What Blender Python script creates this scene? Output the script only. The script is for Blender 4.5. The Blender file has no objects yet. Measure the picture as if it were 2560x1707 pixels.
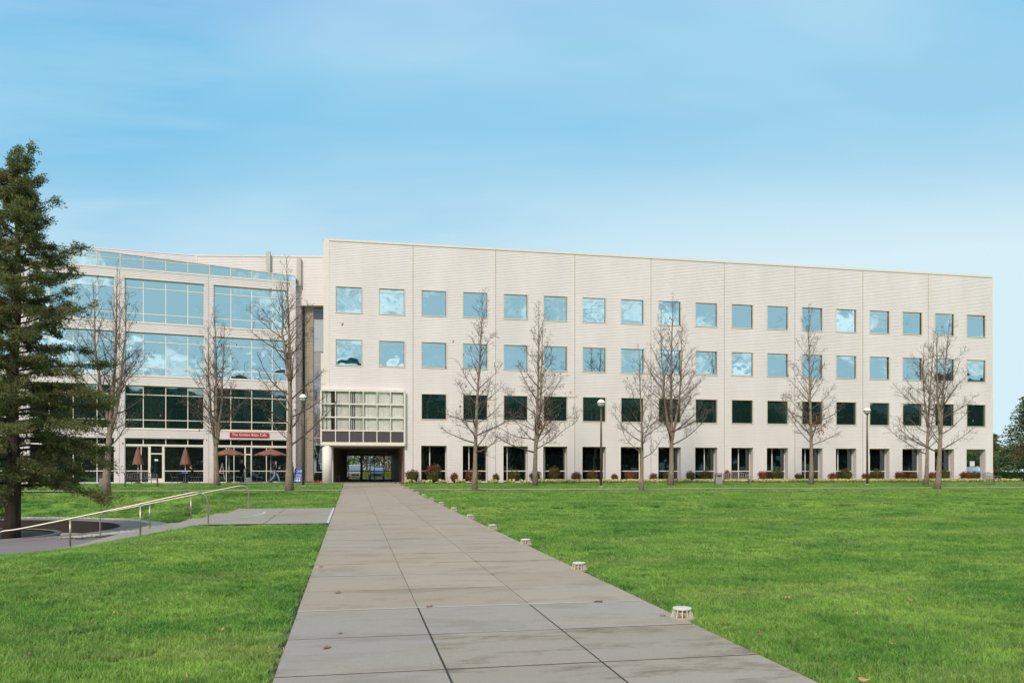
import bpy, bmesh, math, random
import numpy as np
from mathutils import Vector, Matrix, noise as mnoise
random.seed(7); np.random.seed(7)
R = math.radians
SC = bpy.context.scene
COL = SC.collection

# ------------------------------------------------------------------ camera
PSI = math.atan(.2005)
CS, SN = math.cos(PSI), math.sin(PSI)
EYE = .76
cd = bpy.data.cameras.new("camera"); cam = bpy.data.objects.new("camera", cd); COL.objects.link(cam)
cam.location = (0, 0, EYE); cam.rotation_euler = (R(90), 0, -PSI)
cd.sensor_width = 36; cd.lens = 36*2000/2560; cd.shift_y = (1183-853.5)/2560
cd.clip_start = .1; cd.clip_end = 4000
SC.camera = cam
# ------------------------------------------------------------------ world
SUN_AZ = 212      # compass-like: measured clockwise from +Y
SUN_EL = 38
w = bpy.data.worlds.new("World"); SC.world = w; w.use_nodes = True
nt = w.node_tree; nt.nodes.clear(); N = nt.nodes.new; L = nt.links.new
out = N('ShaderNodeOutputWorld'); bg = N('ShaderNodeBackground'); bg.inputs['Strength'].default_value = .1
L(bg.outputs[0], out.inputs[0])
sky = N('ShaderNodeTexSky'); sky.sky_type = 'NISHITA'; sky.sun_disc = False
sky.sun_elevation = R(SUN_EL); sky.sun_rotation = R(SUN_AZ); sky.air_density = 1.0; sky.dust_density = .6; sky.ozone_density = 1.5
tint = N('ShaderNodeMix'); tint.data_type = 'RGBA'; tint.blend_type = 'MULTIPLY'; tint.inputs[0].default_value = 1
L(sky.outputs[0], tint.inputs[6]); tint.inputs[7].default_value = (.80, 1.20, 1.25, 1)
dk = N('ShaderNodeMix'); dk.data_type = 'RGBA'; dk.blend_type = 'DARKEN'; dk.inputs[0].default_value = 1; L(tint.outputs[2], dk.inputs[6]); dk.inputs[7].default_value = (.80, 2.45, 3.75, 1)
tc = N('ShaderNodeTexCoord'); sep = N('ShaderNodeSeparateXYZ'); L(tc.outputs['Generated'], sep.inputs[0])
def M(op, a, b=None, clamp=False):
    n = N('ShaderNodeMath'); n.operation = op; n.use_clamp = clamp
    for i, v in enumerate((a, b)):
        if v is None: continue
        if hasattr(v, 'links'): L(v, n.inputs[i])
        else: n.inputs[i].default_value = v
    return n.outputs[0]
zc = M('MAXIMUM', sep.outputs[2], 0.0); zz = M('ADD', zc, .22)
px_ = M('DIVIDE', sep.outputs[0], zz); py_ = M('DIVIDE', sep.outputs[1], zz)
cmb = N('ShaderNodeCombineXYZ'); L(px_, cmb.inputs[0]); L(py_, cmb.inputs[1])
def cloud(scale, sx, sy, detail, rough, lo, hi, off, dist=0.0):
    mp = N('ShaderNodeMapping'); L(cmb.outputs[0], mp.inputs[0]); mp.inputs['Scale'].default_value = (sx, sy, 1); mp.inputs['Location'].default_value = off
    n = N('ShaderNodeTexNoise'); n.inputs['Scale'].default_value = scale; n.inputs['Detail'].default_value = detail
    n.inputs['Roughness'].default_value = rough; n.inputs['Distortion'].default_value = dist; L(mp.outputs[0], n.inputs[0])
    r = N('ShaderNodeMapRange'); r.interpolation_type = 'SMOOTHSTEP'; L(n.outputs[0], r.inputs[0])
    r.inputs[1].default_value = lo; r.inputs[2].default_value = hi
    return r.outputs[0]
thin = cloud(.62, .6, 1.1, 5, .5, .30, .60, (2.3, .6, 0), .3)
streak = cloud(1.5, .3, 1.6, 7, .58, .42, .78, (5.1, 2.2, 0), .2)
hi_ = N('ShaderNodeMapRange'); hi_.interpolation_type = 'SMOOTHSTEP'; L(zc, hi_.inputs[0]); hi_.inputs[1].default_value = .36; hi_.inputs[2].default_value = .58; hi_.inputs[3].default_value = .5; hi_.inputs[4].default_value = 1
cmb_thin = M('MAXIMUM', M('MULTIPLY', M('MULTIPLY', thin, 1.0), hi_.outputs[0]), M('MULTIPLY', streak, .4))
# veil thickens towards the horizon
hzr = N('ShaderNodeMapRange'); hzr.interpolation_type = 'SMOOTHSTEP'; L(zc, hzr.inputs[0]); hzr.inputs[1].default_value = .40; hzr.inputs[2].default_value = .16; hz = hzr.outputs[0]
veil = M('ADD', cmb_thin, M('MULTIPLY', hz, .66), True)
mixv = N('ShaderNodeMix'); mixv.data_type = 'RGBA'; L(veil, mixv.inputs[0]); L(dk.outputs[2], mixv.inputs[6]); mixv.inputs[7].default_value = (3.1, 3.95, 4.3, 1)
cum = cloud(2.3, 1, 1, 8, .6, .47, .56, (7.7, 3.1, 0), .4)
shade = cloud(2.6, 1, 1, 6, .55, .35, .7, (1.2, 8.3, 0))
back = N('ShaderNodeMapRange'); back.interpolation_type = 'SMOOTHSTEP'; L(sep.outputs[1], back.inputs[0]); back.inputs[1].default_value = .05; back.inputs[2].default_value = -.35
cf = M('MULTIPLY', cum, back.outputs[0])
cc = N('ShaderNodeMix'); cc.data_type = 'RGBA'; L(shade, cc.inputs[0]); cc.inputs[6].default_value = (7.4, 7.6, 7.6, 1); cc.inputs[7].default_value = (1.9, 2.7, 2.9, 1)
mixc = N('ShaderNodeMix'); mixc.data_type = 'RGBA'; L(M('MULTIPLY', cf, .92), mixc.inputs[0]); L(mixv.outputs[2], mixc.inputs[6]); L(cc.outputs[2], mixc.inputs[7])
L(mixc.outputs[2], bg.inputs[0])
# ------------------------------------------------------------------ sun
sd = bpy.data.lights.new("sun", 'SUN'); sun = bpy.data.objects.new("sun", sd); COL.objects.link(sun)
sd.energy = 1.5; sd.angle = R(10); sd.color = (1, .85, .70)
az = R(SUN_AZ); el = R(SUN_EL)
sdir = Vector((math.sin(az)*math.cos(el), math.cos(az)*math.cos(el), math.sin(el)))
sun.rotation_euler = sdir.to_track_quat('Z', 'Y').to_euler()
vs = SC.view_settings; vs.view_transform = 'Standard'; vs.look = 'None'; vs.gamma = 1; vs.exposure = 1.12; vs.use_curve_mapping = False
SC.render.engine = 'CYCLES'; SC.cycles.use_denoising = True
SC.cycles.max_bounces = 8; SC.cycles.diffuse_bounces = 6; SC.cycles.glossy_bounces = 3; SC.cycles.transparent_max_bounces = 12
SC.cycles.sample_clamp_indirect = 6; SC.cycles.caustics_reflective = False; SC.cycles.caustics_refractive = False

# ------------------------------------------------------------------ photo geometry -> world
def ray(px):
    t = (px-1280)/2000
    return (t*CS+SN)/(CS-t*SN)
def at(px, py, Y):
    X = ray(px)*Y; z = X*SN+Y*CS
    return Vector((X, Y, EYE-(py-1183)*z/2000))
def atz(px, zc_, Z=0.0):          # point at camera depth zc_
    xc = (px-1280)/2000*zc_
    return Vector((xc*CS+zc_*SN, -xc*SN+zc_*CS, Z))
def plane(Y): return -.86+.01303*max(-60, min(66, Y))
def ss(a, b, x):
    t = max(0, min(1, (x-a)/(b-a))); return t*t*(3-2*t)
PC = (-16.5, 34.0)
def edge_h(X, Y):
    t = max(0, min(1, (-3.9-X)/4.6)); return plane(Y)*(1-t)-1.43*t
def terrain(X, Y):
    b = plane(Y)
    if X < -3.85 and 22.05 < Y < 29.45 : return -1.8
    d = math.hypot(X-PC[0], Y-PC[1])
    if d < 7.6: return -2.6
    if Y <= 22.05: h = b+(edge_h(X, Y)-b)*ss(13.5, 22.0, Y)
    elif Y >= 29.45:
        e = b+(-1.43-b)*max(0, min(1, (-3.75-X)/3.9))-.16*ss(-3.6, -4.1, X)
        h = e+(b-e)*ss(29.6, 37.5, Y)
    else: h = b-.1
    if X < -6 and Y > 29.45:
        h = -1.46+(h+1.46)*ss(8.9, 14.5, d)
    elif X <= -8.6 and Y <= 22.05: pass
    return h-.045

# ------------------------------------------------------------------ materials
MATS = {}
def nodes_mat(name):
    m = bpy.data.materials.new(name); m.use_nodes = True; t = m.node_tree; t.nodes.clear()
    o = t.nodes.new('ShaderNodeOutputMaterial'); MATS[name] = m
    return m, t, o
def mat(name, col, rough=.6, metal=0, var=.12, scale=3.0, bump=0.0, bscale=30.0, objvar=0.0, col2=None, spec=.5, stretch=(1, 1, 1), emit=None, world=True):
    m, t, o = nodes_mat(name)
    p = t.nodes.new('ShaderNodeBsdfPrincipled'); t.links.new(p.outputs[0], o.inputs[0])
    p.inputs['Roughness'].default_value = rough; p.inputs['Metallic'].default_value = metal; p.inputs['Specular IOR Level'].default_value = spec
    g = t.nodes.new('ShaderNodeNewGeometry' if world else 'ShaderNodeTexCoord')
    src = g.outputs['Position'] if world else g.outputs['Object']
    mp = t.nodes.new('ShaderNodeMapping'); mp.inputs['Scale'].default_value = stretch; t.links.new(src, mp.inputs[0])
    n = t.nodes.new('ShaderNodeTexNoise'); n.inputs['Scale'].default_value = scale; n.inputs['Detail'].default_value = 6; n.inputs['Roughness'].default_value = .6
    t.links.new(mp.outputs[0], n.inputs[0])
    r = t.nodes.new('ShaderNodeMapRange'); t.links.new(n.outputs[0], r.inputs[0]); r.inputs[1].default_value = .3; r.inputs[2].default_value = .7
    mx = t.nodes.new('ShaderNodeMix'); mx.data_type = 'RGBA'; t.links.new(r.outputs[0], mx.inputs[0])
    c2 = col2 or tuple(c*(1-var) for c in col); c1 = tuple(min(1, c*(1+var*.6)) for c in col) if not col2 else col
    mx.inputs[6].default_value = (*c1, 1); mx.inputs[7].default_value = (*c2, 1)
    last = mx.outputs[2]
    if objvar:
        oi = t.nodes.new('ShaderNodeObjectInfo'); rr = t.nodes.new('ShaderNodeMapRange'); t.links.new(oi.outputs['Random'], rr.inputs[0])
        rr.inputs[3].default_value = 1-objvar; rr.inputs[4].default_value = 1+objvar
        h = t.nodes.new('ShaderNodeVectorMath'); h.operation = 'SCALE'; t.links.new(last, h.inputs[0]); t.links.new(rr.outputs[0], h.inputs['Scale']); last = h.outputs[0]
    t.links.new(last, p.inputs['Base Color'])
    if bump:
        b = t.nodes.new('ShaderNodeBump'); b.inputs['Strength'].default_value = bump; b.inputs['Distance'].default_value = .02
        n2 = t.nodes.new('ShaderNodeTexNoise'); n2.inputs['Scale'].default_value = bscale; n2.inputs['Detail'].default_value = 5; t.links.new(mp.outputs[0], n2.inputs[0])
        t.links.new(n2.outputs[0], b.inputs['Height']); t.links.new(b.outputs[0], p.inputs['Normal'])
    if emit: p.inputs['Emission Color'].default_value = (*emit, 1); p.inputs['Emission Strength'].default_value = 1
    return m
def glass(name, refl=.7, gcol=(.72, .86, .92), body=(.012, .02, .02), transp=0.0, wob=.35, wscale=.55, tintc=(.6, .7, .68)):
    m, t, o = nodes_mat(name); NN = t.nodes.new; LL = t.links.new
    gl = NN('ShaderNodeBsdfGlossy'); gl.inputs['Roughness'].default_value = .0; gl.inputs['Color'].default_value = (*gcol, 1)
    df = NN('ShaderNodeBsdfDiffuse'); df.inputs['Color'].default_value = (*body, 1)
    base = df.outputs[0]
    if transp:
        tr = NN('ShaderNodeBsdfTransparent'); tr.inputs['Color'].default_value = (*tintc, 1)
        ms = NN('ShaderNodeMixShader'); ms.inputs[0].default_value = transp; LL(df.outputs[0], ms.inputs[1]); LL(tr.outputs[0], ms.inputs[2]); base = ms.outputs[0]
    fr = NN('ShaderNodeLayerWeight'); fr.inputs['Blend'].default_value = .35
    r = NN('ShaderNodeMapRange'); LL(fr.outputs['Fresnel'], r.inputs[0]); r.inputs[1].default_value = 0; r.inputs[2].default_value = 1; r.inputs[3].default_value = refl; r.inputs[4].default_value = 1
    mix = NN('ShaderNodeMixShader'); LL(r.outputs[0], mix.inputs[0]); LL(base, mix.inputs[1]); LL(gl.outputs[0], mix.inputs[2])
    if transp:
        gb_ = NN('ShaderNodeNewGeometry'); tb = NN('ShaderNodeBsdfTransparent'); m2 = NN('ShaderNodeMixShader'); LL(gb_.outputs['Backfacing'], m2.inputs[0]); LL(mix.outputs[0], m2.inputs[1]); LL(tb.outputs[0], m2.inputs[2]); LL(m2.outputs[0], o.inputs[0])
    else: LL(mix.outputs[0], o.inputs[0])
    if wob:
        g = NN('ShaderNodeNewGeometry'); n = NN('ShaderNodeTexNoise'); n.inputs['Scale'].default_value = wscale; n.inputs['Detail'].default_value = 1.5
        oi = NN('ShaderNodeObjectInfo'); va = NN('ShaderNodeVectorMath'); va.operation = 'ADD'; LL(g.outputs['Position'], va.inputs[0]); LL(oi.outputs['Location'], va.inputs[1])
        LL(va.outputs[0], n.inputs[0])
        b = NN('ShaderNodeBump'); b.inputs['Strength'].default_value = wob; b.inputs['Distance'].default_value = .05; LL(n.outputs[0], b.inputs['Height']); LL(b.outputs[0], gl.inputs['Normal'])
    return m
SIDING = mat('siding', (.77, .722, .735), .5, var=.06, objvar=.018, scale=1.2, stretch=(.5, .5, .12))
TRIM = mat('trim_paint', (.70, .635, .59), .5, var=.05, scale=1.5)
FRAME = mat('frame_paint', (.62, .55, .45), .45, var=.05)
WHITEFR = mat('white_frame', (.76, .72, .65), .45, var=.05)
DARKTR = mat('dark_seal', (.03, .035, .035), .5)
CORE = mat('core_wall', (.30, .27, .23), .8)
JSTR = mat('joint_strip', (.47, .40, .33), .6)
SOFFIT = mat('soffit', (.72, .70, .62), .8)
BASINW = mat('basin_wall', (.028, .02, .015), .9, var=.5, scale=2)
DARKWALL = mat('dark_wall', (.30, .235, .19), .6, var=.3, scale=1.5)
REDWALL = mat('red_wall', (.22, .06, .05), .6)
G_UP = glass('glass_upper', .68, (.58, .82, .90), wob=.5)
G_LOW = glass('glass_lower', .42, (.55, .74, .72), (.012, .034, .031))
G_GRD = glass('glass_ground', .22, (.6, .72, .72), (.004, .006, .006))
G_CAFE = glass('glass_cafe', .26, (.6, .74, .72), (.008, .014, .013), wscale=.9)
G_CLR = glass('glass_clear', .10, (.8, .85, .85), (.01, .01, .01), .93, 0, tintc=(.82, .86, .82))
G_BOX = glass('glass_entrance', .07, (.85, .88, .9), (.01, .01, .01), .97, .2, tintc=(.95, .96, .95))
G_BOXD = glass('glass_entrance_dark', .38, (.62, .60, .64), (.15, .13, .145), 0, .4)
BLIND = mat('blind_fabric', (.88, .87, .84), .8, objvar=.1)
CONC_P = None
def concrete(name, c1, c2, stain, objvar=.05):
    m, t, o = nodes_mat(name); NN = t.nodes.new; LL = t.links.new
    p = NN('ShaderNodeBsdfPrincipled'); LL(p.outputs[0], o.inputs[0]); p.inputs['Roughness'].default_value = .85; p.inputs['Specular IOR Level'].default_value = .25
    g = NN('ShaderNodeNewGeometry')
    def nz(s, d, ro, st=(1, 1, 1), off=(0, 0, 0)):
        mp = NN('ShaderNodeMapping'); mp.inputs['Scale'].default_value = st; mp.inputs['Location'].default_value = off; LL(g.outputs['Position'], mp.inputs[0])
        n = NN('ShaderNodeTexNoise'); n.inputs['Scale'].default_value = s; n.inputs['Detail'].default_value = d; n.inputs['Roughness'].default_value = ro; LL(mp.outputs[0], n.inputs[0]); return n.outputs[0]
    def mr(v, a, b, c=0, d=1):
        r = NN('ShaderNodeMapRange'); LL(v, r.inputs[0]); r.inputs[1].default_value = a; r.inputs[2].default_value = b; r.inputs[3].default_value = c; r.inputs[4].default_value = d; return r.outputs[0]
    def mixc_(f, a, b, mode='MIX'):
        x = NN('ShaderNodeMix'); x.data_type = 'RGBA'; x.blend_type = mode
        for i, v in ((0, f), (6, a), (7, b)):
            if hasattr(v, 'links'): LL(v, x.inputs[i])
            elif i == 0: x.inputs[0].default_value = v
            else: x.inputs[i].default_value = (*v, 1)
        return x.outputs[2]
    col = mixc_(mr(nz(.45, 5, .6, (.6, 1.6, 1)), .35, .65), c1, c2)
    col = mixc_(mr(nz(1.6, 8, .72, (.5, 1.4, 1), (3, 1, 0)), .50, .62, 0, stain), col, tuple(a*.55*k for a, k in zip(c1, (1.05, .95, .78))))
    col = mixc_(mr(nz(60, 3, .6), .3, .7, .88, 1.08), (0, 0, 0), col, 'MIX') if False else col
    sc = NN('ShaderNodeVectorMath'); sc.operation = 'SCALE'; LL(col, sc.inputs[0])
    oi = NN('ShaderNodeObjectInfo'); a = NN('ShaderNodeMath'); a.operation = 'MULTIPLY'
    LL(mr(oi.outputs['Random'], 0, 1, 1-objvar, 1+objvar), a.inputs[0]); LL(mr(nz(55, 3, .7), .3, .7, .9, 1.08), a.inputs[1]); LL(a.outputs[0], sc.inputs['Scale'])
    LL(sc.outputs[0], p.inputs['Base Color'])
    b = NN('ShaderNodeBump'); b.inputs['Strength'].default_value = .25; b.inputs['Distance'].default_value = .004; LL(nz(90, 4, .6), b.inputs['Height']); LL(b.outputs[0], p.inputs['Normal'])
    return m
CONC = concrete('concrete_walk', (.325, .285, .245), (.35, .285, .225), .45)
CONC_N = concrete('concrete_stained', (.315, .285, .255), (.30, .255, .205), 1.0)
CONC_G = concrete('concrete_grey', (.305, .275, .255), (.32, .28, .245), .35)
CONC_D = concrete('concrete_plaza', (.185, .165, .18), (.21, .185, .19), .2)
TAN = mat('tan_concrete', (.33, .235, .165), .85)
WHITEL = mat('white_line', (.56, .55, .52), .7)
JOINTF = mat('joint_filler', (.15, .12, .085), .9)
JOINTD = mat('joint_dark', (.035, .033, .03), .95)
SOIL = mat('soil_mulch', (.11, .055, .035), .95, var=.4, scale=20, bump=.6)
ASPH = mat('asphalt', (.075, .075, .075), .9, var=.2)
STEEL = mat('brushed_steel', (.40, .37, .32), .38, metal=.85, var=.08)
DARKMET = mat('dark_metal', (.075, .07, .075), .5, metal=.3)
BENCHM = mat('bench_metal', (.20, .175, .175), .5, metal=.2)
POLE = mat('lamp_pole', (.11, .085, .06), .45, metal=.3)
GLOBE = mat('globe_white', (.85, .85, .86), .3, var=.02)
GLOBEL = mat('globe_lower', (.55, .57, .6), .25, var=.05)
BOLL = mat('bollard_paint', (.50, .47, .40), .5, var=.15, scale=25)
BOLLG = mat('bollard_lens', (.50, .38, .24), .4)
BRASS = mat('bollard_ring', (.38, .33, .27), .5)
BARK = mat('bark_grey', (.26, .20, .155), .9, var=.45, scale=14, bump=.8, bscale=40, stretch=(1, 1, .3))
TWIG = mat('twig_bark', (.105, .08, .07), .9, var=.3, scale=8)
BARKD = mat('bark_dark', (.055, .04, .032), .95, var=.5, scale=10, bump=1, bscale=30, stretch=(1, 1, .2))
DEAD = mat('dead_leaf', (.30, .12, .05), .8, var=.4, scale=30)
LEAF2 = mat('pale_dead_leaf', (.55, .27, .16), .8, var=.4, scale=30)
PEBBLE = mat('pebble', (.42, .40, .36), .8, objvar=.1, var=.35, scale=9)
UMBR = mat('umbrella_fabric', (.20, .085, .068), .8, var=.12)
SIGNRED = mat('sign_red', (.42, .012, .02), .45)
SIGNBLUE = mat('sign_blue', (.02, .07, .50), .45)
WHITE = mat('white_plain', (.8, .8, .8), .5, var=.03)
ROOFM = mat('roof_metal', (.25, .24, .22), .6)
ANT = mat('antenna_grey', (.42, .43, .38), .5)
def leafmat(name, c1, c2, trans=.25, scale=2.0, c3=None):
    m, t, o = nodes_mat(name); NN = t.nodes.new; LL = t.links.new
    g = NN('ShaderNodeNewGeometry'); n = NN('ShaderNodeTexNoise'); n.inputs['Scale'].default_value = scale; n.inputs['Detail'].default_value = 4; LL(g.outputs['Position'], n.inputs[0])
    r = NN('ShaderNodeMapRange'); LL(n.outputs[0], r.inputs[0]); r.inputs[1].default_value = .35; r.inputs[2].default_value = .65
    x = NN('ShaderNodeMix'); x.data_type = 'RGBA'; LL(r.outputs[0], x.inputs[0]); x.inputs[6].default_value = (*c1, 1); x.inputs[7].default_value = (*c2, 1); last = x.outputs[2]
    # per-leaf variation
    ri = NN('ShaderNodeMapRange'); LL(g.outputs['Random Per Island'], ri.inputs[0]); ri.inputs[3].default_value = .6; ri.inputs[4].default_value = 1.45
    s = NN('ShaderNodeVectorMath'); s.operation = 'SCALE'; LL(last, s.inputs[0]); LL(ri.outputs[0], s.inputs['Scale']); last = s.outputs[0]
    if c3:
        gt = NN('ShaderNodeMath'); gt.operation = 'GREATER_THAN'; LL(g.outputs['Random Per Island'], gt.inputs[0]); gt.inputs[1].default_value = .8
        y = NN('ShaderNodeMix'); y.data_type = 'RGBA'; LL(gt.outputs[0], y.inputs[0]); LL(last, y.inputs[6]); y.inputs[7].default_value = (*c3, 1); last = y.outputs[2]
    d = NN('ShaderNodeBsdfDiffuse'); tr = NN('ShaderNodeBsdfTranslucent'); LL(last, d.inputs[0]); LL(last, tr.inputs[0])
    ms = NN('ShaderNodeMixShader'); ms.inputs[0].default_value = trans; LL(d.outputs[0], ms.inputs[1]); LL(tr.outputs[0], ms.inputs[2]); LL(ms.outputs[0], o.inputs[0])
    return m
CONIF = leafmat('conifer_leaf', (.12, .18, .06), (.20, .215, .085), c3=(.23, .175, .095), scale=1.2, trans=.4)
CONIF2 = leafmat('cedar_leaf', (.085, .13, .07), (.13, .16, .075), scale=.5)
BG_GR = leafmat('belt_leaf', (.02, .045, .028), (.035, .06, .035), scale=.3)
BG_BR = leafmat('brown_leaf', (.14, .09, .06), (.09, .09, .04), scale=.5)
BG_YE = leafmat('yellow_leaf', (.26, .28, .05), (.14, .2, .05), scale=.8)
BUSH_G = leafmat('bush_green', (.075, .11, .035), (.12, .085, .045), scale=5)
BUSH_R = leafmat('bush_red', (.34, .06, .05), (.17, .09, .05), scale=5)
BUSH_B = leafmat('bush_brown', (.15, .075, .04), (.09, .09, .035), scale=5)
COVER = leafmat('cover_leaf', (.66, .64, .32), (.52, .54, .22), scale=3, c3=(.75, .72, .48))
HEDGE = leafmat('hedge_leaf', (.025, .05, .02), (.035, .065, .025), scale=3)

def grassmat(name, blade=True):
    m, t, o = nodes_mat(name); NN = t.nodes.new; LL = t.links.new
    g = NN('ShaderNodeNewGeometry')
    def nz(s, d, st=(1, 1, 1), off=(0, 0, 0)):
        mp = NN('ShaderNodeMapping'); mp.inputs['Scale'].default_value = st; mp.inputs['Location'].default_value = off; LL(g.outputs['Position'], mp.inputs[0])
        n = NN('ShaderNodeTexNoise'); n.inputs['Scale'].default_value = s; n.inputs['Detail'].default_value = d; n.inputs['Roughness'].default_value = .6; LL(mp.outputs[0], n.inputs[0]); return n.outputs[0]
    def mr(v, a, b, c=0, d=1):
        r = NN('ShaderNodeMapRange'); LL(v, r.inputs[0]); r.inputs[1].default_value = a; r.inputs[2].default_value = b; r.inputs[3].default_value = c; r.inputs[4].default_value = d; return r.outputs[0]
    def mx(f, a, b):
        x = NN('ShaderNodeMix'); x.data_type = 'RGBA'; LL(f, x.inputs[0])
        for i, v in ((6, a), (7, b)):
            if hasattr(v, 'links'): LL(v, x.inputs[i])
            else: x.inputs[i].default_value = (*v, 1)
        return x.outputs[2]
    k = 1.34 if blade else 1.0
    col = mx(mr(nz(.55, 5), .36, .64), tuple(c*k for c in (.105, .24, .05)), tuple(c*k for c in (.255, .385, .085)))
    col = mx(mr(nz(2.3, 4, (1, 1.5, 1), (4, 4, 0)), .46, .68, 0, .7), col, tuple(c*k for c in (.062, .165, .035)))
    col = mx(mr(nz(.35, 4, (.6, 1.6, 1), (9, 1, 0)), .52, .70, 0, .6), col, tuple(c*k for c in (.29, .31, .12)))
    if blade:
        ri = g.outputs['Random Per Island']
        s = NN('ShaderNodeVectorMath'); s.operation = 'SCALE'; LL(col, s.inputs[0]); LL(mr(ri, 0, 1, .62, 1.4), s.inputs['Scale']); col = s.outputs[0]
        gt = NN('ShaderNodeMath'); gt.operation = 'GREATER_THAN'; LL(ri, gt.inputs[0]); gt.inputs[1].default_value = .93
        col = mx(gt.outputs[0], col, (.42, .40, .20))
        d = NN('ShaderNodeBsdfDiffuse'); tr = NN('ShaderNodeBsdfTranslucent'); LL(col, d.inputs[0]); LL(col, tr.inputs[0])
        ms = NN('ShaderNodeMixShader'); ms.inputs[0].default_value = .35; LL(d.outputs[0], ms.inputs[1]); LL(tr.outputs[0], ms.inputs[2]); LL(ms.outputs[0], o.inputs[0])
    else:
        s = NN('ShaderNodeVectorMath'); s.operation = 'SCALE'; LL(col, s.inputs[0]); LL(mr(nz(14, 5), .3, .7, .45, 1.2), s.inputs['Scale'])
        p = NN('ShaderNodeBsdfPrincipled'); p.inputs['Roughness'].default_value = 1; p.inputs['Specular IOR Level'].default_value = 0; LL(s.outputs[0], p.inputs['Base Color']); LL(p.outputs[0], o.inputs[0])
        b = NN('ShaderNodeBump'); b.inputs['Strength'].default_value = 1; b.inputs['Distance'].default_value = .04; LL(nz(18, 5), b.inputs['Height']); LL(b.outputs[0], p.inputs['Normal'])
    return m
GRASS = grassmat('grass_blade'); LAWN = grassmat('lawn_ground', False)

# ------------------------------------------------------------------ builders
class MB:
    def __init__(s): s.v = []; s.f = []; s.m = []
    def add(s, vs_, fs, mi=0):
        b = len(s.v); s.v += [tuple(p) for p in vs_]; s.f += [tuple(b+i for i in f) for f in fs]; s.m += [mi]*len(fs)
        return s
    def box(s, x0, x1, y0, y1, z0, z1, mi=0):
        return s.add([(x0, y0, z0), (x1, y0, z0), (x1, y1, z0), (x0, y1, z0), (x0, y0, z1), (x1, y0, z1), (x1, y1, z1), (x0, y1, z1)],
                     [(0, 3, 2, 1), (4, 5, 6, 7), (0, 1, 5, 4), (1, 2, 6, 5), (2, 3, 7, 6), (3, 0, 4, 7)], mi)
    def quad(s, a, b, c, d, mi=0): return s.add([a, b, c, d], [(0, 1, 2, 3)], mi)
    def prism(s, poly, y0, y1, mi=0):      # poly in xz, extruded along y
        n = len(poly)
        v = [(x, y0, z) for x, z in poly]+[(x, y1, z) for x, z in poly]
        return s.add(v, [tuple(range(n)), tuple(range(2*n-1, n-1, -1))]+[(i, i+n, (i+1) % n+n, (i+1) % n) for i in range(n)], mi)
    def tube(s, pts, rad, n=6, mi=0, cap=True):
        pts = [Vector(p) for p in pts]; k = len(pts)
        if not hasattr(rad, '__len__'): rad = [rad]*k
        vs_ = []; up = None
        for i, p in enumerate(pts):
            d = (pts[min(i+1, k-1)]-pts[max(i-1, 0)])
            if d.length < 1e-9: d = Vector((0, 0, 1))
            d.normalize()
            if up is None:
                up = Vector((1, 0, 0)) if abs(d.x) < .8 else Vector((0, 1, 0))
            u = (up-d*up.dot(d)).normalized(); up = u; w_ = d.cross(u)
            for j in range(n):
                a = 2*math.pi*j/n; vs_.append(p+(u*math.cos(a)+w_*math.sin(a))*rad[i])
        fs = [(i*n+j, i*n+(j+1) % n, (i+1)*n+(j+1) % n, (i+1)*n+j) for i in range(k-1) for j in range(n)]
        if cap: fs += [tuple(range(n-1, -1, -1)), tuple((k-1)*n+j for j in range(n))]
        return s.add(vs_, fs, mi)
    def lathe(s, prof, n=16, c=(0, 0, 0), mi=0):      # prof [(r,z)]
        vs_ = [(c[0]+r*math.cos(2*math.pi*j/n), c[1]+r*math.sin(2*math.pi*j/n), c[2]+z) for r, z in prof for j in range(n)]
        k = len(prof)
        fs = [(i*n+j, i*n+(j+1) % n, (i+1)*n+(j+1) % n, (i+1)*n+j) for i in range(k-1) for j in range(n)]
        fs += [tuple(range(n-1, -1, -1)), tuple((k-1)*n+j for j in range(n))]
        return s.add(vs_, fs, mi)
    def mesh(s, name, mats, smooth=False):
        me = bpy.data.meshes.new(name); me.from_pydata(s.v, [], s.f)
        for m in (mats if isinstance(mats, (list, tuple)) else [mats]): me.materials.append(m)
        if any(s.m): me.polygons.foreach_set('material_index', s.m)
        if smooth: me.polygons.foreach_set('use_smooth', [True]*len(me.polygons))
        me.update(); return me
    def build(s, name, mats, parent=None, smooth=False, loc=None, rz=None):
        o = bpy.data.objects.new(name, s.mesh(name, mats, smooth)); COL.objects.link(o)
        if parent: o.parent = parent
        if loc is not None: o.location = loc
        if rz is not None: o.rotation_euler = (0, 0, rz)
        return o
def tag(o, label=None, cat=None, group=None, kind=None):
    if label: o['label'] = label
    if cat: o['category'] = cat
    if group: o['group'] = group
    if kind: o['kind'] = kind
    return o
def thing(name, label, cat, loc=(0, 0, 0), rz=0, group=None):
    o = bpy.data.objects.new(name, None); COL.objects.link(o); o.empty_display_size = .2
    o.location = loc; o.rotation_euler = (0, 0, rz); return tag(o, label, cat, group)
def inst(src, name, parent=None, loc=(0, 0, 0), rot=(0, 0, 0), sc=1):
    o = bpy.data.objects.new(name, src); COL.objects.link(o); o.location = loc; o.rotation_euler = rot
    o.scale = (sc, sc, sc) if not hasattr(sc, '__len__') else sc
    if parent: o.parent = parent
    return o
def dup(root, loc, rz=0, label=None, sc=None):
    def cp(o, par):
        c = o.copy(); COL.objects.link(c); c.parent = par
        for ch in KIDS.get(o.name, []) or [x for x in o.children]: cp(ch, c)
        return c
    c = cp(root, None); c.location = loc; c.rotation_euler = (0, 0, rz)
    if sc: c.scale = sc if hasattr(sc, '__len__') else (sc, sc, sc)
    if label: c['label'] = label
    return c
KIDS = {}
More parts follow.
